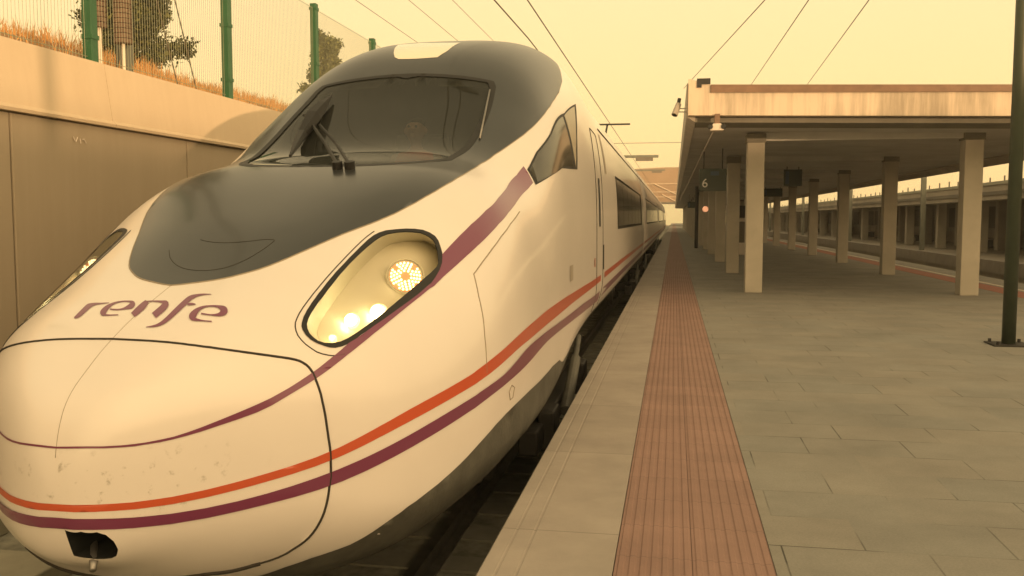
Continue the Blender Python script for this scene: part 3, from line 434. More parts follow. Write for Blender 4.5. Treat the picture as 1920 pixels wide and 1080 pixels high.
train = thing('high_speed_train', 'white streamlined high speed train with dark grey hood and purple stripes standing beside the platform', 'train', (XC, YT, -.76))
SEAM = [[D_SEAMT[0][0], 90.0]] + D_SEAMT[1:] + [[.602, -90.0]]
clip90 = lambda l: [[a, min(b, 90.0)] for a, b in l]
MASK = clip90(D_MASK); MASK[0][1] = 90.0
WS = [[D_WS_BOT[0][0], 90.0]] + [q for q in D_WS_BOT[1:-1] if q[1] < 89] + D_WS_SIDE + [q for q in D_WS_TOP if q[1] < 89]
WS = WS[:-1] + [[WS[-1][0], 90.0]]
RING = D_RING_O; RINGI = D_RING_I; cR = np.mean(RINGI, 0)
midring = [list((np.array(q) - cR) * .985 + cR) for q in RING]
nose_poly = [[0.02, 90.0]] + SEAM + [[.02, -90.0]]
V, F = cdt(nose_poly, [D_HOLE], .012, 2.2); p = skinT(V); mb = MB(); mb.add(p, [tuple(f) for f in F])
V2, F2 = cdt(nose_poly, [], .012, 2.2); mb.add(mir(skinT(V2)), [tuple(f) for f in F2])
# small cap closing the very tip
cap = skinT([[.02, a] for a in np.arange(-90, 91, 6)]); capm = mir(cap)[::-1][1:-1]; loop = list(map(tuple, cap)) + list(map(tuple, capm))
mb.add([(XC, YT - .0005, .365)] + loop, [(0, i + 1, (i + 1) % len(loop) + 1) for i in range(len(loop))])
cover = orient(mb.build('coupler_cover', M['nose'], train, smooth=True))
rear_u = 3.2
body_poly = SEAM + [[rear_u, -90.0], [rear_u, 90.0]]
wsh = WS

# the windscreen opening touches the centre line, so it is cut out by outline instead of as a hole
V, F = cdt(SEAM + [[rear_u, -90.0], [rear_u, 90.0]] + WS[::-1], [midring], .016, 1.8)
p = skinT(V); mb = MB(); mb.add(p, [tuple(f) for f in F]); mb.add(mir(p), [tuple(f) for f in F])
ths = np.arange(-90, 270.1, 3.0)
def ringsec(Y, sc=1.0):
    th = ths[:-1]; q = skinT([[rear_u, a if a <= 90 else 180 - a] for a in th]); q[:, 1] = Y; q[th > 90, 0] = 2 * XC - q[th > 90, 0]
    q[:, 0] = XC + (q[:, 0] - XC) * sc; q[:, 2] = 1.5 + (q[:, 2] - 1.5) * sc; return q
def hull(mb, Y0, Y1, step=3.0, caps=(True, True)):
    ys = list(np.arange(Y0, Y1, step)) + [Y1]; k0 = len(mb.v); n = len(ths) - 1; mb.v += [tuple(v) for Y in ys for v in ringsec(Y)]
    for j in range(len(ys) - 1): mb.f += [(k0 + j * n + i, k0 + j * n + (i + 1) % n, k0 + (j + 1) * n + (i + 1) % n, k0 + (j + 1) * n + i) for i in range(n)]
    if caps[0]: mb.f.append(tuple(k0 + i for i in range(n)))
    if caps[1]: mb.f.append(tuple(k0 + (len(ys) - 1) * n + i for i in range(n)))
YR = YT + rear_u ** 2
CAR_END = 28.0
hull(mb, YR, CAR_END, caps=(False, True))
body = orient(mb.build('body', M['white'], train, smooth=True))
# joint round the coupler cover
def groove(name, pts, dom, r, m, parent, off=-.001, both=True):
    q = line3(pts, dom, off); mb = MB(); mb.tube([tuple(a) for a in q], r, n=6)
    if both: mb.tube([tuple(a) for a in mir(q)], r, n=6)
    return mb.build(name, m, parent, smooth=True)
groove('cover_joint', dense(SEAM, .03, 3, False), 'T', .0062, M['seam'], train, 0)
lowlip = [q for q in SEAM if q[1] < -42]
groove('cover_gap', dense(lowlip, .03, 3, False), 'T', .011, M['seam'], train, .001)
groove('centre_joint', [[u, 90.0] for u in np.arange(.12, .93, .03)], 'T', .0014, M['hair'], train, 0, False)
# coupler hatch: dark pocket with a hook in it
hp = line3(dense(D_HOLE, .03, 5), 'T', 0); mb = MB(); n = len(hp); q = hp.copy(); q[:, 1] += .35
mb.add(list(hp) + list(q), [(i, (i + 1) % n, (i + 1) % n + n, i + n) for i in range(n)] + [tuple(range(n, 2 * n))])
hatch = mb.build('coupler_hatch', M['black'], train)
mb = MB(); mb.tube([(-2.43, 3.42, .16), (-2.33, 3.28, .125), (-2.255, 3.17, .095), (-2.235, 3.135, .07)], [.014, .015, .017, .014], n=8); mb.build('coupler_hook', M['metal'], hatch, smooth=True)
# dark hood
end = D_MASK_END + [[2.62, 62.0], [2.64, 75.0], [2.66, 90.0]]
hood_poly = MASK + end + WS[::-1]
RL = D_ROOF_LIGHT
hood = orient(skin_patch(hood_poly, 'T', .0018, sx=.03, sy=2.0).build('hood_panel', M['hood'], train, smooth=True))
q = line3(dense(MASK, .03, 2, False), 'T', .0015); mb = MB(); mb.tube(list(map(tuple, q)), .0035, 5); mb.tube(list(map(tuple, mir(q))), .0035, 5); mb.build('hood_edge', M['hair'], hood, smooth=True)
arc = [[.985, 84], [.962, 80], [.966, 75.5], [.99, 72.2], [1.03, 70.3], [1.085, 69.6], [1.14, 70.2], [1.165, 71.8]]
groove('hatch_joint', D_ARC, 'T', .0018, M['seam'], hood, .002, False)
# windscreen, its black frame, bright side trim
ws = orient(skin_patch(WS, 'T', -.004, sx=.03, sy=2.5).build('windscreen', M['windscreen'], train, smooth=True))
cW = np.array([2.02, 90.0])
inner = []
for i, qd in enumerate(WS[1:-1]):
    d = cW - np.array(qd); inner.append(list(np.array(qd) + d * (.055 if 0 else 1) * np.array([.055, .055])))
inner = [[WS[0][0] + .010, 90.0]] + inner + [[WS[-1][0] - .018, 90.0]]
fr = orient(skin_patch(WS + inner[::-1], 'T', .0035, sx=.03, sy=2.5).build('windscreen_frame', M['rubber'], ws, smooth=True))
q = line3(D_TRIM, 'T', .012); MB().tube(list(map(tuple, q)), .008, 6).build('side_trim', M['metal'], ws, smooth=True)
def wq(name, hts): uv = [q_ for q_ in name]; q = line3(uv, 'T', 0); N = nrm(q); return [tuple(a + n_ * h) for a, n_, h in zip(q, N, hts)]
wip = MB(); wip.tube(wq(D_WARM1, [.07, .07, .03]), .014, 6); wip.tube(wq(D_WARM2, [.07, .07, .03]), .012, 6)
for q_ in (D_WARM1[-1], D_WARM2[-1]): c_ = skinT([q_])[0]; n_ = nrm(c_[None])[0]; wip.cyl(tuple(c_), tuple(c_ + n_ * .05), .034, n=10)
wiper = wip.build('wiper', M['rubber'], train, smooth=False)
bl = MB(); bl.tube(wq(D_WBLADE, [.04, .06, .07, .06, .04]), [.010, .045, .07, .048, .010], 6); bl.tube(wq(D_WSPUR, [.05, .06]), [.010, .034], 6); bl.build('wiper_blade', M['rubber'], wiper)
# roof lamp window above the windscreen
orient(skin_patch(RL, 'T', .0035, sx=.02, sy=1.5, mirror=False).build('roof_lamp', M['rooflens'], train, smooth=True))
# headlights
VS = np.array([-.02, .17, -.055])
def headlight(side):
    f = (lambda a: a) if side > 0 else mir
    def pt(dom, off, poly, holes=(), shift=(0, 0, 0), nm='', m=None, par=None, sx=.02, sy=1.6):
        V, F = cdt(poly, holes, sx, sy); p = skinT(V); p = p + nrm(p) * off + np.array(shift); p = f(p); mb = MB(); mb.add(p, [tuple(t) for t in F]); return mb.build(nm, m, par, smooth=True)
    h = orient(pt('T', .003, RING, [RINGI], nm='headlight', m=M['rubber'], par=train))
    mb = MB(); rim = line3(dense(RINGI, .03, 2), 'T', -.002); mb2 = rim + VS; n = len(rim); V, F = cdt(RINGI, [], .025, 2.0); fl = skinT(V) + VS
    mb.add(list(f(rim)) + list(f(mb2)), [(i, (i + 1) % n, (i + 1) % n + n, i + n) for i in range(n)]); mb.add(f(fl), [tuple(t) for t in F])
    mb.build('reflector_housing', M['housing'], h, smooth=True)
    orient(pt('T', -.001, RINGI, nm='lens', m=M['lens'], par=h))
    eye = np.array([0, 0, EYE])
    def lamp(uv, depth):
        a = skinT([uv])[0]; return a + VS * depth
    nl = nrm(skinT([D_LAMP_MAIN[0]]))[0]; ax0 = Vector((.12, -1, .1)).normalized() * .55 + Vector(nl) * .45; ax0.normalize(); ax = Vector((ax0.x * side, ax0.y, ax0.z))
    c = lamp(D_LAMP_MAIN[0], .55); c = f(c[None])[0]
    mb = MB(); mb.lathe(c, ax, [(0, 0), (.0, .094), (-.02, .097), (.006, .100), (.007, .103), (-.05, .106)], 32); mb.build('lamp_bezel', M['housing'], h, smooth=True)
    mb = MB(); mb.lathe(tuple(Vector(c) + ax * .002), ax, [(0.0, .088), (.003, .087), (.003, 0)], 28); mb.build('led_carrier', M['ledamber'], h)
    mb = MB(); t = ax.cross(Vector((0, 0, 1))).normalized(); s_ = ax.cross(t)
    k = 0
    for rad, cnt in ((.032, 9), (.047, 14), (.062, 19), (.077, 24)):
        for i in range(cnt):
            a_ = 2 * math.pi * (i + .37 * k) / cnt
            if rad > .06 and abs(math.sin(2 * a_)) > .985: continue
            o_ = Vector(c) + ax * .007 + (t * math.cos(a_) + s_ * math.sin(a_)) * rad
            mb.lathe(tuple(o_), ax, [(-.002, .0062), (.004, .0055), (.006, .001)], 8)
        k += 1
    mb.build('led_cluster', M['led'], h)
    for nm, uv, r_, m_ in (('head_lamp', D_LAMP_A[0], .036, M['bulb']), ('head_lamp', D_LAMP_B[0], .030, M['bulb']), ('marker_lamp', D_LAMP_C[0], .014, M['bulb2'])):
        c_ = f(lamp(uv, .72)[None])[0]; mb = MB(); ax2 = Vector((.12 * side, -1, .35)).normalized()
        MB().lathe(tuple(c_), ax2, [(-.07, r_ * .5), (-.02, r_ * 1.35), (-.012, r_ * 1.3), (.0, r_ * 1.0)], 24).build('lamp_halo', M['diff'], h, smooth=True); mb.lathe(tuple(c_), ax2, [(-.05, r_ * .55), (0.0, r_), (.008, r_ * .98), (.016, r_ * .7), (.02, .0)], 20); mb.build(nm, m_, h, smooth=True)
    return h
headlight(1); headlight(-1)
for f_ in (0, 1):
    q = line3(D_HL_SEAM, 'T', .0005); q = mir(q) if f_ else q; MB().tube([tuple(a) for a in q], .003, 6).build('headlight_joint', M['seam'], train)
# stripes
CUT = YT + 9.2
def stripe(name, top, bot, m, off, cut=None):
    t = [list(q) for q in top]; b = [list(q) for q in bot]; t[0][0] = 0; b[0][0] = 0
    poly = t + b[::-1]; mb = skin_patch(poly, 'S', off, sx=.03, sy=.012, cut=cut)
    return orient(mb.build(name, m, train, smooth=True))
def zat(l, m_): a = np.array(l); return float(np.interp(m_, a[:, 0], a[:, 1]))
E1 = 7.7
def trim(l):
    o = [list(q) for i, q in enumerate(l) if q[0] < E1 - .2 and (i == 0 or q[0] > l[i - 1][0])]; o.append([E1, o[-1][1]]); return o
ot, ob, pt_, pb_ = trim(D_OR_T), trim(D_OR_B), trim(D_PU_T), trim(D_PU_B)
stripe('orange_stripe', ot, ob, M['orange'], .0032)
stripe('purple_stripe', pt_, pb_, M['purple'], .0045)
stripe('swoosh_stripe', sorted(D_SW_UP, key=lambda q: q[0]), sorted(D_SW_LO, key=lambda q: q[0]), M['purple'], .0032, D_RING_S)
STZ = (ot[-1][1], ob[-1][1], pt_[-1][1], pb_[-1][1])
def band(Y0, Y1, z0, z1, off, side=1, step=2.0):   # vertical band hugging the constant section
    n = max(2, int((Y1 - Y0) / step) + 1); ys = np.linspace(Y0, Y1, n); zs = np.linspace(z0, z1, max(2, int((z1 - z0) / .06) + 1)); m_ = np.full(len(zs), 30.0)
    q = skinS(np.stack([m_, zs], 1)); N = nrm(q); q = q + N * off; v = []; 
    for Y in ys:
        for a in q: v.append((a[0] if side > 0 else 2 * XC - a[0], Y, a[2]))
    k = len(zs); fs = [(i * k + j, (i + 1) * k + j, (i + 1) * k + j + 1, i * k + j + 1) if side > 0 else (i * k + j, i * k + j + 1, (i + 1) * k + j + 1, (i + 1) * k + j) for i in range(n - 1) for j in range(k - 1)]
    return MB().add(v, fs)
def band2(*a, **k):
    m1 = band(*a, **k, side=1); m2 = band(*a, **k, side=-1); m1.add(m2.v, m2.f); return m1
d0 = YC + E1 - 1 + .62
for nm, a, b, mm in (('orange_stripe', STZ[1], STZ[0], M['orange']), ('purple_stripe', STZ[3], STZ[2], M['purple'])):
    band2(d0, CAR_END - .1, a, b, .0022).build(nm, mm, train, smooth=True)
# lettering on the bonnet
mb = MB()
for i, (ch, A, B) in enumerate(D_LOGO):
    Aa, Bb = np.array(A), np.array(B); rows = []
    for t in np.linspace(0, 1, 5): q = skinT(np.clip(Aa * (1 - t) + Bb * t, None, 89.999) if 0 else (Aa * (1 - t) + Bb * t)); 
    W_ = []
    for t in np.linspace(0, 1, 5):
        uv = Aa * (1 - t) + Bb * t; fl = uv[:, 1] > 90; uv2 = uv.copy(); uv2[fl, 1] = 180 - uv2[fl, 1]; q = skinT(uv2); nn = nrm(q); q = q + nn * (.0024 + .00025 * i); q[fl, 0] = 2 * XC - q[fl, 0]; W_.append(q)
    n = len(A); vs = [tuple(W_[j][k]) for k in range(n) for j in range(5)]; fs = [(k * 5 + j, k * 5 + j + 1, (k + 1) * 5 + j + 1, (k + 1) * 5 + j) for k in range(n - 1) for j in range(4)]
    mb.add(vs, fs)
orient(mb.build('bonnet_lettering', M['purple'], train, smooth=True))
# side cab windows
for sd_ in (1, -1):
    par = train
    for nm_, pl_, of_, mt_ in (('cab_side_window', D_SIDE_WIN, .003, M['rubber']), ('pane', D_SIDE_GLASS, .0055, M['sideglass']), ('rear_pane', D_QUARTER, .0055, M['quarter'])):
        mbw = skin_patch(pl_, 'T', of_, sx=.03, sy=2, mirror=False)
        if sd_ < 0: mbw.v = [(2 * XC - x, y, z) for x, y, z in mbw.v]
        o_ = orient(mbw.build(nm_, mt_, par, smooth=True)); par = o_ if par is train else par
# panel joints, cab door, handrails, vents
for f_ in (0, 1):
    q = line3(dense(D_PL_A, .2, .05, False), 'S', 0); q = mir(q) if f_ else q; MB().tube([tuple(a) for a in q], .0042, 6).build('panel_joint', M['hair'], train)
def vline(Y, z0, z1): return [[1 + Y - YC, z] for z in np.linspace(z0, z1, 24)]
SK = D_SKIRTT[:-1] + [[2.03, 2.2], [2.12, -2.0], [2.22, -8.0], [2.35, -15.5], [2.6, -23.5], [rear_u, -27.5]]
SK[0] = [.80, -62.0]
for sd_ in (1, -1):
    f = (lambda a: a) if sd_ > 0 else mir
    q = np.concatenate([line3(vline(10.75, .35, 2.5), 'S', .001), line3([[1 + y - YC, 2.52] for y in (10.8, 11.2, 11.6)], 'S', .001), line3(vline(11.7, 2.5, .35), 'S', .001)])
    mb = MB(); mb.tube([tuple(a) for a in f(q)], .006, 5); dr = mb.build('cab_door', M['seam'], train)
    for nm, Y, a, b, wd, mm in (('handrail_recess', 11.22, 1.36, 1.95, .11, M['black']), ('handrail_recess', 11.8, .80, 1.12, .10, M['black']), ('door_window', 12.7, 2.08, 2.62, .16, M['plastic'])):
        q1 = skinS([[1 + Y - YC, z] for z in np.linspace(a, b, 12)]); v = []
        for k in q1: v += [(k[0] + .004, k[1] - wd, k[2]), (k[0] + .004, k[1] + wd, k[2])]
        mb = MB(); mb.add(f(np.array(v)), [(2 * i, 2 * i + 1, 2 * i + 3, 2 * i + 2) for i in range(11)]); mb.build(nm, mm, dr)
for nm, Y0, Y1, a, b, mm in (('side_vent', 7.93, 8.18, .90, 1.04, M['plastic']), ('side_mark', 10.42, 10.54, .90, 1.0, M['orange'])):
    q1 = skinS([[1 + y - YC, z] for z in np.linspace(a, b, 6) for y in (Y0, Y1)]); q1[:, 0] += .004
    MB().add(q1, [(2 * i, 2 * i + 1, 2 * i + 3, 2 * i + 2) for i in range(5)]).build(nm, mm, train)
q = line3(D_OVAL + D_OVAL[:1], 'S', .002); MB().tube(list(map(tuple, q)), .003, 5).build('oval_badge', M['hair'], train)
# lower skirt patch, a darker grey-green than the body above
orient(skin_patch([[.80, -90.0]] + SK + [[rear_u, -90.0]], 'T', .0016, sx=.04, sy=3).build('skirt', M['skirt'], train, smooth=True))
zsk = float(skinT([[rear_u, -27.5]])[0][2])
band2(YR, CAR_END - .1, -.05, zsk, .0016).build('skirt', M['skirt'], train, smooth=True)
# passenger windows
ZW0, ZW1 = 1.34, 2.10
def windows(parent, Y0, Y1, side):
    b_ = band(Y0, Y1, ZW0 - .05, ZW1 + .05, .003, side=side).build('window_band', M['rubber'], parent, smooth=True)
    y = Y0 + .12
    while y + 1.5 < Y1: band(y, y + 1.66, ZW0, ZW1, .006, side=side, step=.8).build('pane', M['bandglass'], b_, smooth=True); y += 1.72
for s_ in (1, -1): windows(train, 14.85, CAR_END - 1.6, s_)
# roof edge gutter
def roofline(parent, Y0, Y1):
    q = skinS([[30.0, 2.72]])[0]
    for s_ in (1, -1):
        x = q[0] if s_ > 0 else 2 * XC - q[0]; MB().cyl((x, Y0, 2.72), (x, Y1, 2.72), .014, n=6).build('roof_gutter', M['seam'], parent)
roofline(train, 9.9 if 0 else 13.0, CAR_END)
gl = line3([[u, 52.0 - (u - 2.45) * 4] for u in np.arange(2.46, 3.2, .06)], 'T', .002)
# following carriages
cy = CAR_END + .6
for i in range(3):
    mb = MB(); hull(mb, cy, cy + 25.6, step=5); c_ = orient(mb.build('carriage', M['white'], train, smooth=True))
    for s_ in (1, -1): windows(c_, cy + 2.2, cy + 23.4, s_)
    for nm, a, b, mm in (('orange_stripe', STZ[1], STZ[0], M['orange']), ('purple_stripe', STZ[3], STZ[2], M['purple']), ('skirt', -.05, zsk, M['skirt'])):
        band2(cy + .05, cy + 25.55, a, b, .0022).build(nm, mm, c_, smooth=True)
    for s_ in (1, -1):
        x = skinS([[30.0, 2.72]])[0][0]; x = x if s_ > 0 else 2 * XC - x; MB().cyl((x, cy, 2.72), (x, cy + 25.6, 2.72), .014, n=6).build('roof_gutter', M['seam'], c_)
    cy += 26.2
for g0 in (CAR_END, CAR_END + 26.2, CAR_END + 52.4): 
    mb = MB(); k = ringsec(g0 - .05, .93), ringsec(g0 + .65, .93); n = len(ths) - 1
    mb.add(list(k[0]) + list(k[1]), [(i, (i + 1) % n, (i + 1) % n + n, i + n) for i in range(n)]); mb.build('gangway_bellows', M['rubber'], train, smooth=True)
# roof pantograph gear on the second carriage
mb = MB()
for y in (31.0, 33.2): mb.box(XC - .6, XC + .6, y - .06, y + .06, 3.36, 3.52)
mb.tube([(XC, 33.0, 3.5), (XC, 31.2, 4.15), (XC, 32.4, 4.75)], .035, 6); mb.cyl((XC - .8, 32.4, 4.78), (XC + .8, 32.4, 4.78), .03); mb.build('pantograph', M['darkmetal'], train)
# bogies: frame, wheels, damper
def bogie(y):
    mb = MB(); mb.box(XC - 1.32, XC - 1.16, y - 1.75, y + 1.75, -.42, -.22); mb.box(XC + 1.16, XC + 1.32, y - 1.75, y + 1.75, -.42, -.22); mb.box(XC - 1.2, XC + 1.2, y - .3, y + .3, -.45, -.25)
    b = mb.build('bogie', M['darkmetal'], train, bevel=.02)
    for dy in (-1.25, 1.25):
        for s_ in (-1, 1):
            x = XC + s_ * .76; MB().lathe((x, y + dy, -.33), (s_, 0, 0), [(-.03, 0), (-.03, .46), (.02, .46), (.03, .43), (.09, .43), (.10, .36), (.06, .32), (.06, .12), (.12, .1), (.12, 0)], 32).build('wheel', M['metal'], b, smooth=False)
            mb = MB(); mb.box(XC + s_ * 1.34 - .07, XC + s_ * 1.34 + .07, y + dy - .18, y + dy + .18, -.46, -.12); mb.build('axle_box', M['darkmetal'], b, bevel=.02)
    for s_ in (-1, 1):
        mb = MB(); mb.cyl((XC + s_ * 1.40, y - .55, -.30), (XC + s_ * 1.40, y + .25, .06), .055); mb.cyl((XC + s_ * 1.40, y + .25, .06), (XC + s_ * 1.38, y + .75, .22), .03); mb.build('damper', M['skirt'], b)
    return b
for y in (8.7, 24.5, 31.8, 50.8): bogie(y)
# running gear seen in the cut-out of the skirt
ARCH = [(7.35, .26), (7.5, .36), (7.8, .42), (9.2, .42), (9.5, .34), (9.7, .22), (9.9, .02), (7.2, .02)]
# cab interior
Vc, Fc = cdt([[1.66, 91.0 - 1], [1.66, 8.0], [2.42, 8.0], [2.42, 90.0]], [], .05, 4); pc = skinT(Vc); pc = pc - nrm(pc) * .07
keep = ~inpoly(Vc[Fc].mean(1), WS + [[WS[0][0], 90.5]]); Fk = [tuple(f) for f in Fc[keep]]
mb = MB(); mb.add(pc, Fk); mb.add(mir(pc), Fk)
e0 = skinT([[2.42, a] for a in range(0, 91, 6)]); e0 = e0 - nrm(e0) * .07; lp = list(map(tuple, e0)) + list(map(tuple, mir(e0)))[::-1][1:]
mb.add(lp, [tuple(range(len(lp)))]); mb.box(XC - 1.25, XC + 1.25, 5.9, 8.9, .95, 1.0)
cabin = mb.build('cab_interior', M['cablining'], train)
mb = MB(); mb.box(XC - 1.0, XC + 1.0, 6.75, 7.3, 1.2, 1.72); mb.box(XC - .5, XC + .5, 7.0, 7.35, 1.72, 1.80); mb.build('control_desk', M['seat'], cabin, bevel=.03)
mb = MB(); mb.box(XC - .28, XC + .28, 7.9, 8.4, 1.35, 1.47); mb.box(XC - .27, XC + .27, 8.36, 8.5, 1.4, 2.25); mb.build('driver_seat', M['seat'], cabin, bevel=.04)
# ------------------------------------------------------------ setting: ground, trackbeds, platforms
YA, YB = -14.0, 330.0
MB().add([(-200, -200, -1.3), (120, -200, -1.3), (120, 420, -1.3), (-200, 420, -1.3)], [(0, 1, 2, 3)]).build('ground', M['earth'])['kind'] = 'structure'
tag(MB().box(-6.2, -.95, YA, YB, -1.28, -.93).build('trackbed', M['bed']), kind='structure')
tag(MB().box(7.85, 10.95, YA, YB, -1.28, -.93).build('trackbed', M['ballast']), kind='structure')
def track(xc, label, y0, y1):
    t = thing('railway_track', label, 'railway track', (xc, 0, -.93), 'railway tracks')
    for s_ in (-1, 1):
        x = xc + s_ * .7535; MB().prism([(x - .07, -.92), (x + .07, -.92), (x + .07, -.905), (x + .012, -.88), (x + .012, -.80), (x + .036, -.79), (x + .036, -.76), (x - .036, -.76), (x - .036, -.79), (x - .012, -.80), (x - .012, -.88), (x - .07, -.905)], y0, y1).build('rail', M['rail'], t)
    mb = MB(); y = y0
    while y < min(y1, 120): mb.box(xc - 1.3, xc + 1.3, y, y + .26, -.95, -.915); y += .6
    o = mb.build('sleepers', M['sleeper'], t); o['kind'] = 'stuff'
track(XC, 'track beneath the white train between the left wall and the platform edge', YA, YB)
track(9.4, 'empty track between the covered platform and the far platform', YA, YB)
# own platform: body, edge stones, tactile strip, paving
tag(MB().box(-.72, 7.75, YA, YB, -1.28, -.10).build('platform_base', M['concrete']), kind='structure')
ed = MB(); ed.prism([(-.78, -.10), (-.23, -.10), (-.23, 0), (-.61, 0), (-.614, -.004), (-.622, -.004), (-.626, 0), (-.695, 0), (-.699, -.004), (-.707, -.004), (-.711, 0), (-.772, 0), (-.78, -.008)], YA, YB)
tag(ed.build('platform_edge', M['edge']), kind='structure')
rib = MB(); prof = [(-.226, -.05)]; x = -.226
def ribs(x0, x1, n):
    o = []; s_ = (x1 - x0) / n
    for i in range(n): a = x0 + i * s_; o += [(a, -.005), (a + s_ * .22, -.005), (a + s_ * .36, .0), (a + s_ * .78, .0), (a + s_ * .92, -.005)]
    return o + [(x1, -.005)]
tp = MB()
for x0, x1 in ((-.226, .0955), (.0985, .434)):
    pr = ribs(x0, x1, 7); n = len(pr); tp.add([(x, y, z) for y in (YA, YB) for x, z in pr], [(i, i + 1, n + i + 1, n + i) for i in range(n - 1)]); tp.f[-(n - 1):] = [f[::-1] if False else f for f in tp.f[-(n - 1):]]
tag(tp.build('tactile_paving', M['tactile']), kind='structure')
tag(MB().box(-.228, .436, YA, YB, -.09, -.012).build('paving_bed', M['redbed']), kind='structure')
tag(MB().box(.436, 7.80, YA, YB, -.098, 0).build('platform_paving', M['paving']), kind='structure')
tag(MB().box(6.35, 6.85, YA, YB, -.05, .004).build('far_tactile_paving', M['redpave']), kind='structure')
tag(MB().box(6.95, 7.06, YA, YB, -.05, .006).build('platform_line', M['white_edge']), kind='structure')
# far platform across the second track
tag(MB().box(11.0, 24, YA, YB, -1.28, -.02).build('far_platform', M['farbeige']), kind='structure')
tag(MB().box(10.94, 11.5, YA, YB, -.42, .02).build('far_platform_edge', M['edge']), kind='structure')
# strip of slabs over the drain by the left wall
dc = thing('drain_cover', 'row of pale concrete drain slabs along the foot of the left wall', 'drain cover', (-5.4, 0, -.93))
MB().box(-4.90, -3.95, -2, 5.35, -.95, -.80).build('wide_slab', M['slab'], dc, bevel=.015)
y = -2.0; k = 0
while y < 30: MB().box(-5.75 + random.uniform(-.01, .01), -4.95 + random.uniform(-.01, .01), y, y + .96, -.93, -.78 + random.uniform(-.008, .008)).build('slab', M['slab'], dc, bevel=.012); y += 1.0
# raised land behind the retaining wall
xs = [-6.42, -7.2, -8.5, -11, -18, -40, -120]; zs = [3.06, 3.42, 3.80, 3.95, 3.7, 3.0, 3.0]
ys = np.concatenate([np.arange(-14, 60, 1.0), np.arange(60, 331, 15)]); vs = []; 
for y in ys:
    for x, z in zip(xs, zs): vs.append((x, y, z + (.07 * math.sin(y * .9 + x) + .05 * math.sin(y * 2.3 + 2 * x) if x < -7 else 0)))
k = len(xs); tag(MB().add(vs, [(i * k + j, i * k + j + 1, (i + 1) * k + j + 1, (i + 1) * k + j) for i in range(len(ys) - 1) for j in range(k - 1)]).build('bank', M['earth'], smooth=True), kind='structure')
# ------------------------------------------------------------ retaining wall
wl = thing('retaining_wall', 'tall concrete retaining wall left of the train, brown lower face under a sunlit pale upper band', 'wall', (-6.2, 10, -.93))
y = -12.0; JW = [-12, -7.4, -2.8, 1.65, 7.72, 10.9, 14.2]; JW += [14.2 + 4.6 * i for i in range(1, 40)]
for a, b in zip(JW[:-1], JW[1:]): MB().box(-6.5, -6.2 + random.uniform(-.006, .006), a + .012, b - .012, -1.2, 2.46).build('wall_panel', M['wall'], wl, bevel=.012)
MB().box(-6.48, -6.24, -12, JW[-1], -1.2, 2.44).build('joint_backing', M['seam'], wl)
JB = [-12, -5, 2.2, 9.28, 16.4] + [16.4 + 7.1 * i for i in range(1, 25)]
for a, b in zip(JB[:-1], JB[1:]):
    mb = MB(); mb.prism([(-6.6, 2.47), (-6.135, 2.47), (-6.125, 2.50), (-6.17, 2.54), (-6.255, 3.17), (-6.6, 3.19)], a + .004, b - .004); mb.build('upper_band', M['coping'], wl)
mb = MB()
for a_, b_ in (((8.62, 2.31), (8.66, 2.26)), ((8.66, 2.26), (8.69, 2.31)), ((8.73, 2.30), (8.74, 2.25)), ((8.77, 2.29), (8.80, 2.30)), ((8.80, 2.30), (8.83, 2.26))): mb.cyl((-6.192, a_[0], a_[1]), (-6.192, b_[0], b_[1]), .006, n=4)
mb.build('chalk_scratches', M['plasticlight'], wl)
# ------------------------------------------------------------ fence on the wall
fn = thing('mesh_fence', 'green post fence with thin vertical wires on top of the retaining wall', 'fence', (-6.6, 10, 3.1))
FY = [6.3, 9.55, 12.8, 16.2, 19.5, 22.8, 26.1, 29.4, 32.7, 36, 39.3]
FY = [-3.5, -.2, 3.0] + FY
for y in FY:
    mb = MB(); mb.box(-6.66, -6.54, y - .06, y + .06, 3.0, 5.42); p_ = mb.build('post', M['green'], fn, bevel=.008)
    mb = MB()
    for z in (3.5, 4.3, 5.3): mb.box(-6.67, -6.53, y - .068, y + .068, z, z + .05)
    mb.build('clamp', M['green'], p_)
for a, b in zip(FY[:-1], FY[1:]):
    mb = MB(); yy = a + .07
    while yy < b - .05: mb.cyl((-6.6, yy, 3.15), (-6.6, yy, 5.35), .0028, n=4, caps=False); yy += .055 if b > 3 else .12
    for z in (3.3, 5.33): mb.cyl((-6.6, a, z), (-6.6, b, z), .004, n=4, caps=False)
    mb.build('mesh_panel', M['fencewire'], fn)
# ------------------------------------------------------------ mast with tensioning weights, guys
ms = thing('catenary_mast', 'grey catenary mast behind the wall beside the left hand tension weights', 'mast', (-6.95, 10.75, 3.1))
MB().box(-7.03, -6.87, 10.68, 10.84, 3.0, 9.5).build('column', M['mast'], ms, bevel=.01)
MB().cyl((-6.95, 10.76, 9.0), (-2.3, 10.76, 7.6), .04).build('cantilever', M['mast'], ms)
for (xa, ya, zb, r_, lab) in ((-6.75, 9.95, 3.72, .085, 'smaller brown tension weight on a pale rod, nearer the thick green post'), (-6.75, 10.42, 3.62, .11, 'larger brown tension weight on a pale rod, next to the grey mast')):
    t = thing('tension_weight', lab, 'counterweight', (xa, ya, 3.1), 'catenary tension weights')
    mb = MB(); n_ = 22
    for i in range(n_): mb.lathe((xa, ya, zb + i * .06), (0, 0, 1), [(0, 0), (0, r_), (.052, r_), (.052, 0)], 18)
    mb.build('weight_stack', M['weight'], t); MB().cyl((xa, ya, 3.05), (xa, ya, zb), .022, n=8).build('guide_rod', M['rod'], t); MB().cyl((xa, ya, zb + 1.3), (xa, ya, 8.6), .012, n=6).build('rope', M['wire'], t)
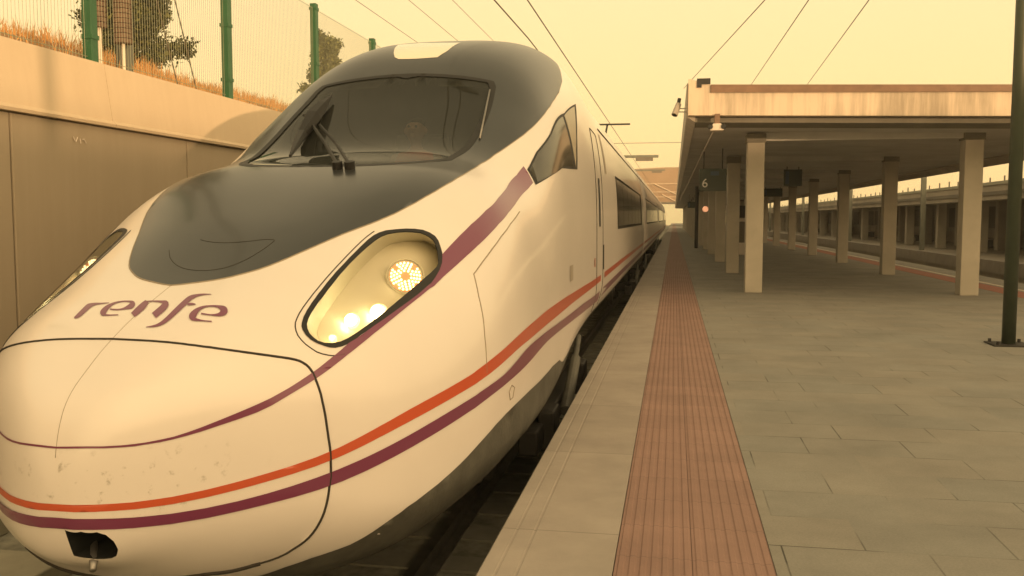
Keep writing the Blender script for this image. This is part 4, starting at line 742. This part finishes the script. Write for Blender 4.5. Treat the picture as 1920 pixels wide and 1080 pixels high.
for a, b, lab in (((-6.75, 11.75, 3.1), (-6.9, 10.9, 5.6), 'guy wire slanting down to the wall, nearer the mast'), ((-6.75, 12.25, 3.1), (-6.9, 11.05, 6.4), 'guy wire slanting down to the wall, nearer the second green post')):
    tag(MB().cyl(a, b, .009, n=5).build('guy_wire', M['wire'], loc=a), lab, 'wire', 'guy wires behind the fence')
# ------------------------------------------------------------ grass, trees
mb = MB()
def blade(x, y, z, h, w_):
    a = random.uniform(0, 6.28); dx, dy = math.cos(a) * w_, math.sin(a) * w_; lx, ly = random.gauss(0, .25) * h, random.gauss(0, .25) * h
    mb.add([(x - dx, y - dy, z), (x + dx, y + dy, z), (x + dx * .6 + lx * .5, y + dy * .6 + ly * .5, z + h * .6), (x + lx, y + ly, z + h), (x - dx * .6 + lx * .5, y - dy * .6 + ly * .5, z + h * .6)], [(0, 1, 2, 3, 4)])
BX = xs[::-1]; BZ = zs[::-1]
for i in range(26000):
    y = random.uniform(4, 34) if i % 4 else random.uniform(34, 90); x = -6.75 - random.random() ** .8 * 3.2
    cl = .5 + .5 * math.sin(y * 1.7 + 1.3 * x) * math.sin(y * .63 + 2)
    h = random.uniform(.08, .22) + .20 * cl * random.random(); blade(x, y, float(np.interp(x, BX, BZ)) - .03, h, random.uniform(.004, .010) * (1 if y < 34 else 3))
tag(mb.build('dry_grass', M['grass'], loc=(-7, 10, 3.1)), 'dry orange grass growing on the bank behind the fence', 'grass', kind='stuff')
def tree(loc, H, spread, label, seed, leaf=.07, n=5200, conic=.6, lean=0):
    rd = random.Random(seed); t = thing('tree', label, 'tree', loc, 'trees behind the fence'); x0, y0, z0 = loc
    mb = MB(); mb.tube([(x0, y0, z0 - .2), (x0 + .05, y0, z0 + H * .3), (x0 - .04 + lean * .5, y0 + .05, z0 + H * .65), (x0 + lean, y0, z0 + H * .96)], [.035 * H * .5, .03 * H * .5, .018 * H * .5, .004], 8); limbs = []
    for i in range(34):
        f = .08 + .88 * (i / 34.0); a = i * 2.4 + rd.uniform(-.4, .4); r_ = spread * (1 - f * conic) * rd.uniform(.6, 1.12) * (min(1, f * 5 + .35)); zc = z0 + H * f
        tip = (x0 + lean * f + math.cos(a) * r_, y0 + math.sin(a) * r_, zc + rd.uniform(.06, .28) * H * .35); b = (x0 + lean * f * .9, y0, zc); limbs.append((b, tip)); md = tuple((p + q) / 2 for p, q in zip(b, tip)); mb.tube([b, (md[0], md[1], md[2] - .02 * H), tip], [.012 * H * .5, .008 * H * .5, .003], 5)
    mb.build('trunk', M['bark'], t, smooth=True)
    A = MB(); B = MB()
    for j in range(n):
        b, tip = limbs[rd.randrange(len(limbs))]; s_ = rd.uniform(.25, 1.08) ** .8; c = [p + (q - p) * s_ for p, q in zip(b, tip)]; sg = spread * .085
        c = [c[0] + rd.gauss(0, sg), c[1] + rd.gauss(0, sg), c[2] + rd.gauss(0, sg * 1.2)]
        d = Vector((rd.gauss(0, 1), rd.gauss(0, 1), rd.gauss(0, 1))).normalized(); e = d.orthogonal().normalized(); e.rotate(Matrix.Rotation(rd.uniform(0, 6.28), 3, d)); g_ = d.cross(e); l_ = leaf * rd.uniform(.6, 1.4); c = Vector(c)
        (A if rd.random() < .62 else B).add([c - e * l_, c + g_ * l_ * .45, c + e * l_, c - g_ * l_ * .45], [(0, 1, 2, 3)])
    for j in range(int(n * .35)):
        while True:
            q_ = Vector((rd.uniform(-1, 1), rd.uniform(-1, 1), rd.uniform(-1, 1)))
            if q_.length < 1: break
        zf = (q_.z + 1) / 2; wd = spread * (1 - zf * conic) * .82; c = Vector((x0 + lean * zf + q_.x * wd, y0 + q_.y * wd, z0 + H * (.02 + .9 * zf)))
        if math.sin(c.x * 9 + seed) * math.sin(c.y * 8) * math.sin(c.z * 7 + 1) > .35: continue
        d = Vector((rd.gauss(0, 1), rd.gauss(0, 1), rd.gauss(0, 1))).normalized(); e = d.orthogonal().normalized(); g_ = d.cross(e); l_ = leaf * rd.uniform(.6, 1.4)
        (A if rd.random() < .7 else B).add([c - e * l_, c + g_ * l_ * .45, c + e * l_, c - g_ * l_ * .45], [(0, 1, 2, 3)])
    cr_ = A.build('crown', M['leafa'], t); B.build('leaf_clumps', M['leafb'], cr_)
tree((-9.0, 14.2, 3.75), 3.1, .80, 'bushy olive green tree behind the tension weights, cut by the top of the photo', 3, leaf=.042, n=30000, conic=.15)
tree((-9.85, 24.6, 3.85), 2.75, .72, 'small pointed green tree beyond the third green post, above the train hood', 5, leaf=.045, n=20000, conic=.6, lean=.3)
# ------------------------------------------------------------ overhead wires
def wires(name, pts, label, r_=.011, grp='overhead wires'):
    o = MB().tube(pts, r_, 5).build(name, M['wire'], loc=pts[0]); tag(o, label, 'wire', grp); return o
wires('contact_wire', [(XC, -5, 4.95), (XC, 60, 4.95), (XC, 200, 4.95)], 'overhead wire running above the train roof, nearest the platform', .011)
wires('contact_wire', [(XC - .25, -5, 4.30), (XC + .05, 14.4, 4.30), (XC, 22, 4.32)], 'short overhead wire meeting the train roof behind the hood', .010)
MB().cyl((XC + .12, 14.8, 3.3), (XC + .12, 14.8, 5.6), .004, n=5); 
for i, (a, b, lab) in enumerate((((-5.35, 2, 5.15), (-5.2, 60, 5.05), 'thin wire left of the train above the small tree'), ((-4.9, 2, 5.55), (-4.9, 60, 5.4), 'thin faint wire left of the train, second from the fence'), ((-4.3, 2, 5.75), (-4.3, 60, 5.6), 'thin faint wire left of the train, third from the fence'))): wires('feeder_wire', [a, b], lab, .005)
def ext(a, b, t0, t1): a, b = Vector(a), Vector(b); return [tuple(a + (b - a) * t0), tuple(a + (b - a) * t1)]
wires('overhead_wire', ext((2.722, 14, 4.592), (3.423, 25, 5.006), -.6, 1.3), 'slanting overhead wire over the canopy, rightmost of three', .008)
wires('overhead_wire', ext((1.889, 14, 4.627), (2.03, 25, 5.084), -.6, 1.3), 'slanting overhead wire over the canopy, middle of three', .008)
wires('overhead_wire', ext((1.273, 14, 4.652), (.482, 25, 5.222), -.6, 1.3), 'slanting overhead wire over the canopy corner, leftmost of three', .008)
wires('cross_wire', [(-9, 75, 7.62), (3, 75, 7.62)], 'level cross wire between train roof and canopy', .02)
# ------------------------------------------------------------ platform canopy
CY0, CY1 = 16.4, 150.0
cn = thing('platform_canopy', 'long concrete platform canopy on square columns with stained pale front fascia and brown gutter', 'canopy', (4.1, CY0, 0))
MB().add([(.36, CY0 + .9, 3.18), (7.9, CY0 + .9, 3.02), (7.9, CY1, 3.02), (.36, CY1, 3.18), (.36, CY0 + .24, 3.72), (7.9, CY0 + .24, 3.6), (7.9, CY1, 3.6), (.36, CY1, 3.72)], [(0, 3, 2, 1), (4, 5, 6, 7), (0, 1, 5, 4), (1, 2, 6, 5), (2, 3, 7, 6), (3, 0, 4, 7)]).build('roof_slab', M['soffit'], cn)
f_ = MB(); f_.add([(.225, CY0, 3.27), (8.2, CY0, 3.10), (8.2, CY0, 3.50), (.60, CY0, 3.66), (.60, CY0, 3.80), (.225, CY0, 3.90)] + [(.225, CY0 + .22, 3.27), (8.2, CY0 + .22, 3.10), (8.2, CY0 + .22, 3.50), (.60, CY0 + .22, 3.66), (.60, CY0 + .22, 3.80), (.225, CY0 + .22, 3.90)],
    [(0, 1, 2, 3, 4, 5), (11, 10, 9, 8, 7, 6)] + [(i, i + 6, (i + 1) % 6 + 6, (i + 1) % 6) for i in range(6)]); f_.build('front_fascia', M['fascia'], cn)
g_ = MB(); g_.add([(.605, CY0 - .03, 3.655), (8.2, CY0 - .03, 3.495), (8.2, CY0 - .03, 3.60), (.605, CY0 - .03, 3.79), (.605, CY0 + .2, 3.655), (8.2, CY0 + .2, 3.495), (8.2, CY0 + .2, 3.60), (.605, CY0 + .2, 3.79)], [(0, 1, 2, 3), (7, 6, 5, 4), (0, 4, 5, 1), (3, 2, 6, 7), (0, 3, 7, 4), (1, 5, 6, 2)]); g_.build('gutter', M['gutter'], cn)
mb = MB(); mb.box(.37, .60, CY0 - .02, CY0 + .25, 3.80, 3.90); mb.box(.37, .45, CY0 - .02, CY0 + .25, 3.745, 3.80); mb.build('gutter_end_cap', M['darkmetal'], cn)
MB().prism([(.20, 3.27), (.355, 3.17), (.355, 3.72), (.20, 3.86)], CY0 + .225, CY1).build('side_fascia', M['concrete'], cn)
MB().prism([(7.95, 3.02), (8.2, 2.84), (8.2, 3.5), (7.95, 3.62)], CY0 + .225, CY1).build('side_fascia', M['concrete'], cn)
MB().add([(.36, CY0 + .26, 3.17), (8.15, CY0 + .26, 3.01), (8.15, CY0 + .9, 2.98), (.36, CY0 + .9, 3.14), (.36, CY0 + .26, 3.30), (8.15, CY0 + .26, 3.14), (8.15, CY0 + .9, 3.1), (.36, CY0 + .9, 3.26)], [(0, 3, 2, 1), (0, 1, 5, 4), (1, 2, 6, 5), (2, 3, 7, 6), (3, 0, 4, 7)]).build('edge_beam', M['colhead'], cn)
MB().cyl((.72, CY0 + .5, 3.10), (.50, CY0 + 60, 3.05), .02, n=6).build('conduit', M['plasticlight'], cn)
MB().cyl((7.6, CY0 + .5, 2.93), (7.6, CY0 + 60, 2.93), .03, n=6).build('conduit', M['plastic'], cn)
def column(x, y):
    mb = MB(); mb.box(x - .165, x + .165, y - .165, y + .165, 0, 3.1); c_ = mb.build('column', M['column'], cn, bevel=.012)
    MB().box(x - .185, x + .185, y - .185, y + .185, 2.94, 3.12).build('column_head', M['colhead'], c_, bevel=.01)
for i in range(20):
    for x in (1.57, 5.55): column(x, 18.6 + 6.6 * i)
for i in range(20): MB().box(1.57, 5.6, 18.5 + 6.6 * i, 18.74 + 6.6 * i, 2.98, 3.14).build('cross_beam', M['soffit'], cn)
# camera on its bracket at the canopy corner, twin lamp under the fascia
t = thing('security_camera', 'grey security camera on a bracket at the canopy corner next to the train', 'camera', (.2, CY0 + .3, 3.4))
mb = MB(); 
for z in (3.42, 3.36): mb.cyl((.24, CY0 + .3, z), (.07, CY0 + .25, z), .011, n=6)
mb.build('bracket', M['plastic'], t); mb = MB(); d = Vector((-.35, -.5, -1)).normalized(); a = Vector((.06, CY0 + .25, 3.50)); mb.cyl(a, a + d * .24, .05, .058, n=10); mb.build('housing', M['plastic'], t); MB().cyl((.055, CY0 + .25, 3.50), (.075, CY0 + .25, 3.6), .032, n=8).build('mount', M['darkmetal'], t)
MB().lathe(tuple(a + d * .241), tuple(d), [(0, .045), (.004, .04), (.004, 0)], 10).build('camera_lens', M['black'], t)
t = thing('twin_lamp', 'pale box lamp with two dark round ends hung under the canopy front edge', 'lamp', (.70, CY0 + .05, 3.0))
mb = MB(); mb.add([(.60, CY0 - .1, 2.99), (.84, CY0 - .1, 2.99), (.79, CY0 - .1, 3.11), (.65, CY0 - .1, 3.11), (.60, CY0 + .2, 2.99), (.84, CY0 + .2, 2.99), (.79, CY0 + .2, 3.11), (.65, CY0 + .2, 3.11)], [(0, 1, 2, 3), (7, 6, 5, 4), (0, 4, 5, 1), (1, 5, 6, 2), (2, 6, 7, 3), (3, 7, 4, 0)]); mb.build('housing', M['plasticlight'], t, bevel=.008)
for x in (.61, .83): MB().lathe((x, CY0 - .10, 3.055), (0, -1, 0), [(-.02, .045), (.03, .04), (.032, 0)], 14).build('lamp_head', M['black'], t)
MB().box(.68, .77, CY0 - .06, CY0 + .1, 3.11, 3.28).build('hanger', M['gutter'], t)
# hanging signs
def txt(s, size, loc, m, parent, name='lettering'):
    c = bpy.data.curves.new(name, 'FONT'); c.body = s; c.size = size; c.extrude = .002; c.align_x = 'CENTER'; c.align_y = 'CENTER'; o = bpy.data.objects.new(name, c); COL.objects.link(o); o.rotation_euler = (R(90), 0, 0); bpy.context.view_layer.update()
    me = bpy.data.meshes.new_from_object(o.evaluated_get(bpy.context.evaluated_depsgraph_get())); bpy.data.objects.remove(o); k = bpy.data.objects.new(name, me); COL.objects.link(k); me.materials.clear(); me.materials.append(m)
    k.rotation_euler = (R(90), 0, 0); k.parent = parent; k.location = Vector(loc) - Vector(root(parent).location); return k
t = thing('platform_sign', 'dark green hanging sign with the number 6 under the canopy', 'sign', (.95, 22.5, 2.6), 'hanging platform signs')
MB().box(.60, 1.24, 22.5, 22.6, 2.13, 2.66).build('sign_panel', M['sign'], t, bevel=.01); MB().box(.86, 1.06, 22.492, 22.5, 2.50, 2.60).build('sign_mark', M['signblue'], t)
for x in (.7, 1.14): MB().cyl((x, 22.55, 2.66), (x, 22.55, 3.15), .015, n=6).build('hanger', M['darkmetal'], t)
txt('6', .30, (.73, 22.494, 2.31), M['signwhite'], t)
for x0, x1, y, z0, z1, lab in ((3.42, 3.98, 30, 2.5, 3.02, 'dark green hanging sign deeper under the canopy, between the column rows'), (4.3, 5.2, 46, 2.55, 2.95, 'small dark hanging sign far back near the right row of columns'), (.9, 1.5, 62, 2.2, 2.6, 'small dark green sign far back beside the left row of columns')):
    t = thing('platform_sign', lab, 'sign', ((x0 + x1) / 2, y, z1), 'hanging platform signs'); MB().box(x0, x1, y, y + .1, z0, z1).build('sign_panel', M['sign'], t, bevel=.01); MB().box(x0 + .05, x0 + .16, y - .006, y, z0 + .06, z1 - .06).build('sign_mark', M['signblue'], t)
    for x in (x0 + .1, x1 - .1): MB().cyl((x, y + .05, z1), (x, y + .05, 3.12), .015, n=6).build('hanger', M['darkmetal'], t)
t = thing('round_lamp', 'small glowing orange round lamp on a bracket by the left columns', 'lamp', (1.4, 41.6, 1.9)); MB().lathe((1.39, 41.6, 1.9), (0, -1, 0), [(-.03, .13), (.05, .12), (.08, .07), (.085, 0)], 18).build('lamp_glass', M['lampglow'], t); MB().cyl((1.39, 41.63, 1.9), (1.39, 44.84, 1.9), .03).build('bracket', M['darkmetal'], t)
tag(MB().cyl((1.13, 46.5, 0), (1.13, 46.5, 3.1), .09, n=14).build('dark_post', M['darkmetal'], loc=(1.13, 46.5, 0)), 'black slim post standing just left of the left row of canopy columns', 'post')
t = thing('vending_box', 'pale cabinet with dark top standing behind the first left column', 'cabinet', (2.75, 38, 0)); MB().box(2.5, 3.0, 38, 38.5, 0, 1.5).build('cabinet_body', M['plasticlight'], t, bevel=.03); MB().box(2.45, 3.05, 37.95, 38.55, 1.5, 2.0).build('cabinet_top', M['darkmetal'], t, bevel=.03); MB().box(2.6, 2.9, 37.985, 37.999, .5, 1.35).build('cabinet_door', M['fardark'], t)
# green pole at the right
t = LP = thing('lamp_pole', 'tall dark green pole with bolted base plate at the right edge of the platform', 'pole', (3.83, 11.25, 0))
MB().cyl((3.83, 11.25, .02), (3.83, 11.25, 7.5), .074, .066, n=28).build('shaft', M['greenpole'], t, smooth=True)
MB().box(3.62, 4.04, 11.06, 11.44, .0, .018).build('base_plate', M['darkmetal'], t, bevel=.004)
for dx in (-.16, .16):
    for dy in (-.14, .14): MB().cyl((3.83 + dx, 11.25 + dy, .018), (3.83 + dx, 11.25 + dy, .055), .018, n=6).build('bolt', M['darkmetal'], t)
MB().cyl((3.83, 11.25, 7.4), (5.4, 11.25, 7.7), .04).build('arm', M['greenpole'], t); MB().box(5.0, 5.7, 11.13, 11.37, 7.6, 7.75).build('lamp_head', M['plastic'], t, bevel=.03)
lp2 = copy_tree(LP, None, (0, -14.1, 0)); lp2['label'] = 'tall green lamp pole standing on the platform behind the photographer'
# ------------------------------------------------------------ far platform: canopy, columns, wall
fc = thing('far_canopy', 'long low canopy of the far platform across the empty track', 'canopy', (14, 30, 0))
MB().prism([(11.9, 2.18), (12.0, 2.18), (19.5, 2.5), (19.5, 3.1), (12.6, 2.95), (11.9, 2.82)], YA - 60, 230).build('roof_slab', M['farbeige'], fc)
MB().prism([(11.84, 2.36), (11.895, 2.36), (11.895, 2.5), (11.84, 2.5)], YA - 60, 230).build('fascia_band', M['fardark'], fc)
MB().prism([(11.84, 2.74), (11.895, 2.74), (11.895, 2.86), (11.84, 2.86)], YA - 60, 230).build('fascia_cap', M['slab'], fc)
rnd = random.Random(4); y = 20.0; mb = MB()
while y < 190: mb.box(13, 13.05, y, y + .05, 2.9, 3.1 + .16 * rnd.random()); y += 1.15 + rnd.random() * .8
o = mb.build('roof_spikes', M['fardark'], fc); o['kind'] = 'stuff'
for i in range(27):
    y = 24 + 6.2 * i; MB().box(13.1, 13.5, y, y + .4, 0, 2.35).build('column', M['column'], fc); 
    if y < 130: MB().box(14.8, 15.2, y + 2.8, y + 3.2, 0, 2.4).build('column', M['column'], fc)
fw = thing('station_wall', 'long station wall with windows and pilasters behind the far platform', 'building', (17, 30, 0))
MB().box(17.3, 18, YA - 30, 230, -.02, 2.6).build('wall', M['farbeige'], fw)
for i in range(60):
    y = 22 + 3.1 * i
    if i % 5 != 3: MB().box(17.24, 17.3, y + .3, y + 2.6, .95, 2.15).build('window', M['fardark'], fw)
    else: MB().box(17.22, 17.3, y + .5, y + 2.2, 0, 2.15).build('door', M['fardark'], fw)
MB().box(17.15, 17.3, YA, 230, .72, .88).build('rail_band', M['slab'], fw)
for i in range(8):
    y = 36 + 14 * i; t = thing('bench', ('grey bench on the far platform, number %d from the right' % (i + 1)) if 0 else 'grey bench on the far platform, ' + ['nearest of the row, behind the second right hand column', 'second nearest of the row', 'third nearest of the row', 'fourth nearest of the row', 'fifth nearest of the row', 'third farthest of the row', 'second farthest of the row', 'farthest of the row'][i], 'bench', (15.9, y, 0), 'far platform benches')
    MB().box(15.8, 16.2, y, y + 1.8, .40, .45).build('seat', M['plastic'], t); MB().box(16.18, 16.22, y, y + 1.8, .5, .9).build('backrest', M['plastic'], t)
    for k_ in (.2, 1.6): MB().box(15.85, 16.15, y + k_, y + k_ + .05, 0, .4).build('leg', M['darkmetal'], t)
# masts along the second track
for i, y in enumerate((44.5, 62, 84, 112)):
    t = thing('catenary_mast', ['dark mast beside the far track nearest the right hand column', 'dark mast beside the far track, second from the right', 'dark mast beside the far track, third from the right', 'dark mast beside the far track, farthest away'][i], 'mast', (11.3, y, 0), 'masts by the far track')
    MB().box(11.2, 11.4, y, y + .2, -.02, 7).build('column', M['mast'], t); MB().cyl((11.3, y + .1, 5.4), (9.2, y + .1, 5.2), .03).build('cantilever', M['mast'], t)
wires('contact_wire', [(9.4, -5, 5.0), (9.4, 200, 5.0)], 'overhead wire above the empty far track', .008)
# unseen block added to the right: it shades the platforms from the low sun
sb = thing('shade_block', 'unseen long low block added beyond the far platform to shade it from the sun', 'building', (46, 20, 0)); MB().box(44, 52, -160, 110, -1.2, 5.3).build('wall', M['farbeige'], sb)
# ------------------------------------------------------------ far end: concourse over the tracks, portals
cc = thing('overhead_concourse', 'brown concourse building spanning the tracks in the distance with pale diagonal braces', 'building', (0, 205, 0))
MB().add([(-22, 205, 5.1), (14, 205, 5.1), (14, 205, 12.9), (-2, 205, 12.9), (-22, 205, 12.0), (-22, 225, 5.1), (14, 225, 5.1), (14, 225, 12.9), (-2, 225, 12.9), (-22, 225, 12.0)], [(0, 1, 2, 3, 4), (9, 8, 7, 6, 5), (0, 5, 6, 1), (1, 6, 7, 2), (2, 7, 8, 3), (3, 8, 9, 4), (4, 9, 5, 0)]).build('deck', M['concourse'], cc)
for z in (9.2, 7.4, 6.3): MB().box(-22, 14, 204.8, 204.98, z, z + .16).build('rail', M['brace'], cc)
for a, b in (((-4.2, 9.2), (.6, 6.9)), ((-2.6, 6.9), (.8, 5.2)), ((-12, 9.2), (-7, 6.9)), ((4, 9.2), (8.6, 6.9))): MB().cyl((a[0], 204.8, a[1]), (b[0], 204.8, b[1]), .13, n=6).build('brace', M['brace'], cc)
MB().box(-22, 14, 204.6, 204.98, 4.9, 5.3).build('edge_girder', M['fardark'], cc)
for x in (-21, -6.4, 13): MB().box(x, x + .8, 206, 207, -1, 5.1).build('pier', M['farbeige'], cc)
for i, y in enumerate((70, 120)):
    t = thing('signal_portal', ['slim cross bar with a dark lamp box above the train, nearer one', 'slim cross bar above the train, farther one'][i], 'portal', (XC, y, 0), 'portals over the track')
    MB().box(-6.0, -5.8, y, y + .2, -.9, 6.4 + i).build('column', M['mast'], t); MB().box(-6.0, -1.2, y, y + .15, 6.1 + i * 1.6, 6.3 + i * 1.6).build('cross_bar', M['mast'], t); MB().box(-2.9, -1.6, y - .1, y, 5.85 + i * 1.6, 6.15 + i * 1.6).build('lamp_box', M['fardark'], t)
# ------------------------------------------------------------ the driver, seen dimly through the windscreen
pr = thing('person', 'driver in an orange vest sitting at the desk behind the windscreen', 'person', (XC + .02, 8.12, 1.0))
def body_skin(name, joints, edges, m, parent, sub=2):
    me = bpy.data.meshes.new(name); base = Vector(root(parent).location); me.from_pydata([tuple(Vector(j[0]) - base) for j in joints], edges, []); o = bpy.data.objects.new(name, me); COL.objects.link(o); o.parent = parent
    mo = o.modifiers.new('skin', 'SKIN'); mo.use_smooth_shade = True
    for sv, j in zip(me.skin_vertices[0].data, joints): sv.radius = (j[1], j[2])
    me.skin_vertices[0].data[0].use_root = True; s2 = o.modifiers.new('sub', 'SUBSURF'); s2.levels = 1; s2.render_levels = sub; me.materials.append(m); return o
px, py, pz = XC + .02, 8.10, 1.53
J = [((px, py, pz + .04), .15, .12), ((px, py, pz + .25), .14, .11), ((px, py, pz + .45), .17, .12), ((px, py, pz + .55), .052, .05), ((px, py - .02, pz + .62), .046, .048), ((px, py - .04, pz + .71), .078, .095), ((px, py - .03, pz + .80), .072, .09),
     ((px - .2, py, pz + .47), .06, .06), ((px - .25, py - .12, pz + .22), .045, .045), ((px - .18, py - .40, pz + .24), .032, .032), ((px - .16, py - .50, pz + .25), .035, .02),
     ((px + .2, py, pz + .47), .06, .06), ((px + .25, py - .12, pz + .22), .045, .045), ((px + .18, py - .40, pz + .24), .032, .032), ((px + .16, py - .50, pz + .25), .035, .02),
     ((px - .1, py - .38, pz + .02), .08, .08), ((px - .1, py - .45, pz - .38), .05, .05), ((px + .1, py - .38, pz + .02), .08, .08), ((px + .1, py - .45, pz - .38), .05, .05)]
J.append(((px, py - .15, pz + .73), .012, .014)); J += [((px - .115, py - .02, pz + .73), .012, .02), ((px + .115, py - .02, pz + .73), .012, .02)]
Ed = [(5, 19), (5, 20), (5, 21), (0, 1), (1, 2), (2, 3), (3, 4), (4, 5), (5, 6), (2, 7), (7, 8), (8, 9), (9, 10), (2, 11), (11, 12), (12, 13), (13, 14), (0, 15), (15, 16), (0, 17), (17, 18)]
body_skin('body', J, Ed, M['skin'], pr)
body_skin('vest', [((px, py, pz + .06), .17, .14), ((px, py, pz + .25), .165, .135), ((px, py, pz + .45), .20, .15), ((px, py, pz + .53), .10, .09), ((px - .21, py, pz + .46), .075, .075), ((px + .21, py, pz + .46), .075, .075)], [(0, 1), (1, 2), (2, 3), (2, 4), (2, 5)], M['vest'], pr)
body_skin('hair', [((px, py + .0, pz + .835), .088, .088), ((px, py + .055, pz + .76), .08, .082)], [(0, 1)], M['hairdark'], pr)
mb = MB()
for s_ in (-1, 1): mb.lathe((px + s_ * .034, py - .128, pz + .755), (0, -1, 0), [(-.005, .013), (.004, .011), (.006, 0)], 8)
mb.build('eyes', M['hairdark'], pr); MB().lathe((px, py - .125, pz + .675), (0, -1, 0), [(-.004, .022), (.003, .018), (.004, 0)], 8).build('mouth', M['skin'], pr)
# ------------------------------------------------------------ warm evening haze
hz = MB().box(-205, 125, -205, 425, -2.3, 16.5).build('haze', M['rubber']); hz['kind'] = 'stuff'
hm = bpy.data.materials.new('haze_air'); hm.use_nodes = True; hn = hm.node_tree.nodes; hn.clear(); ho = hn.new('ShaderNodeOutputMaterial'); hv = hn.new('ShaderNodeVolumePrincipled')
hv.inputs['Density'].default_value = .0014; hv.inputs['Color'].default_value = (1, .95, .86, 1); hv.inputs['Anisotropy'].default_value = .2
hm.node_tree.links.new(hv.outputs[0], ho.inputs['Volume']); hz.data.materials.clear(); hz.data.materials.append(hm)
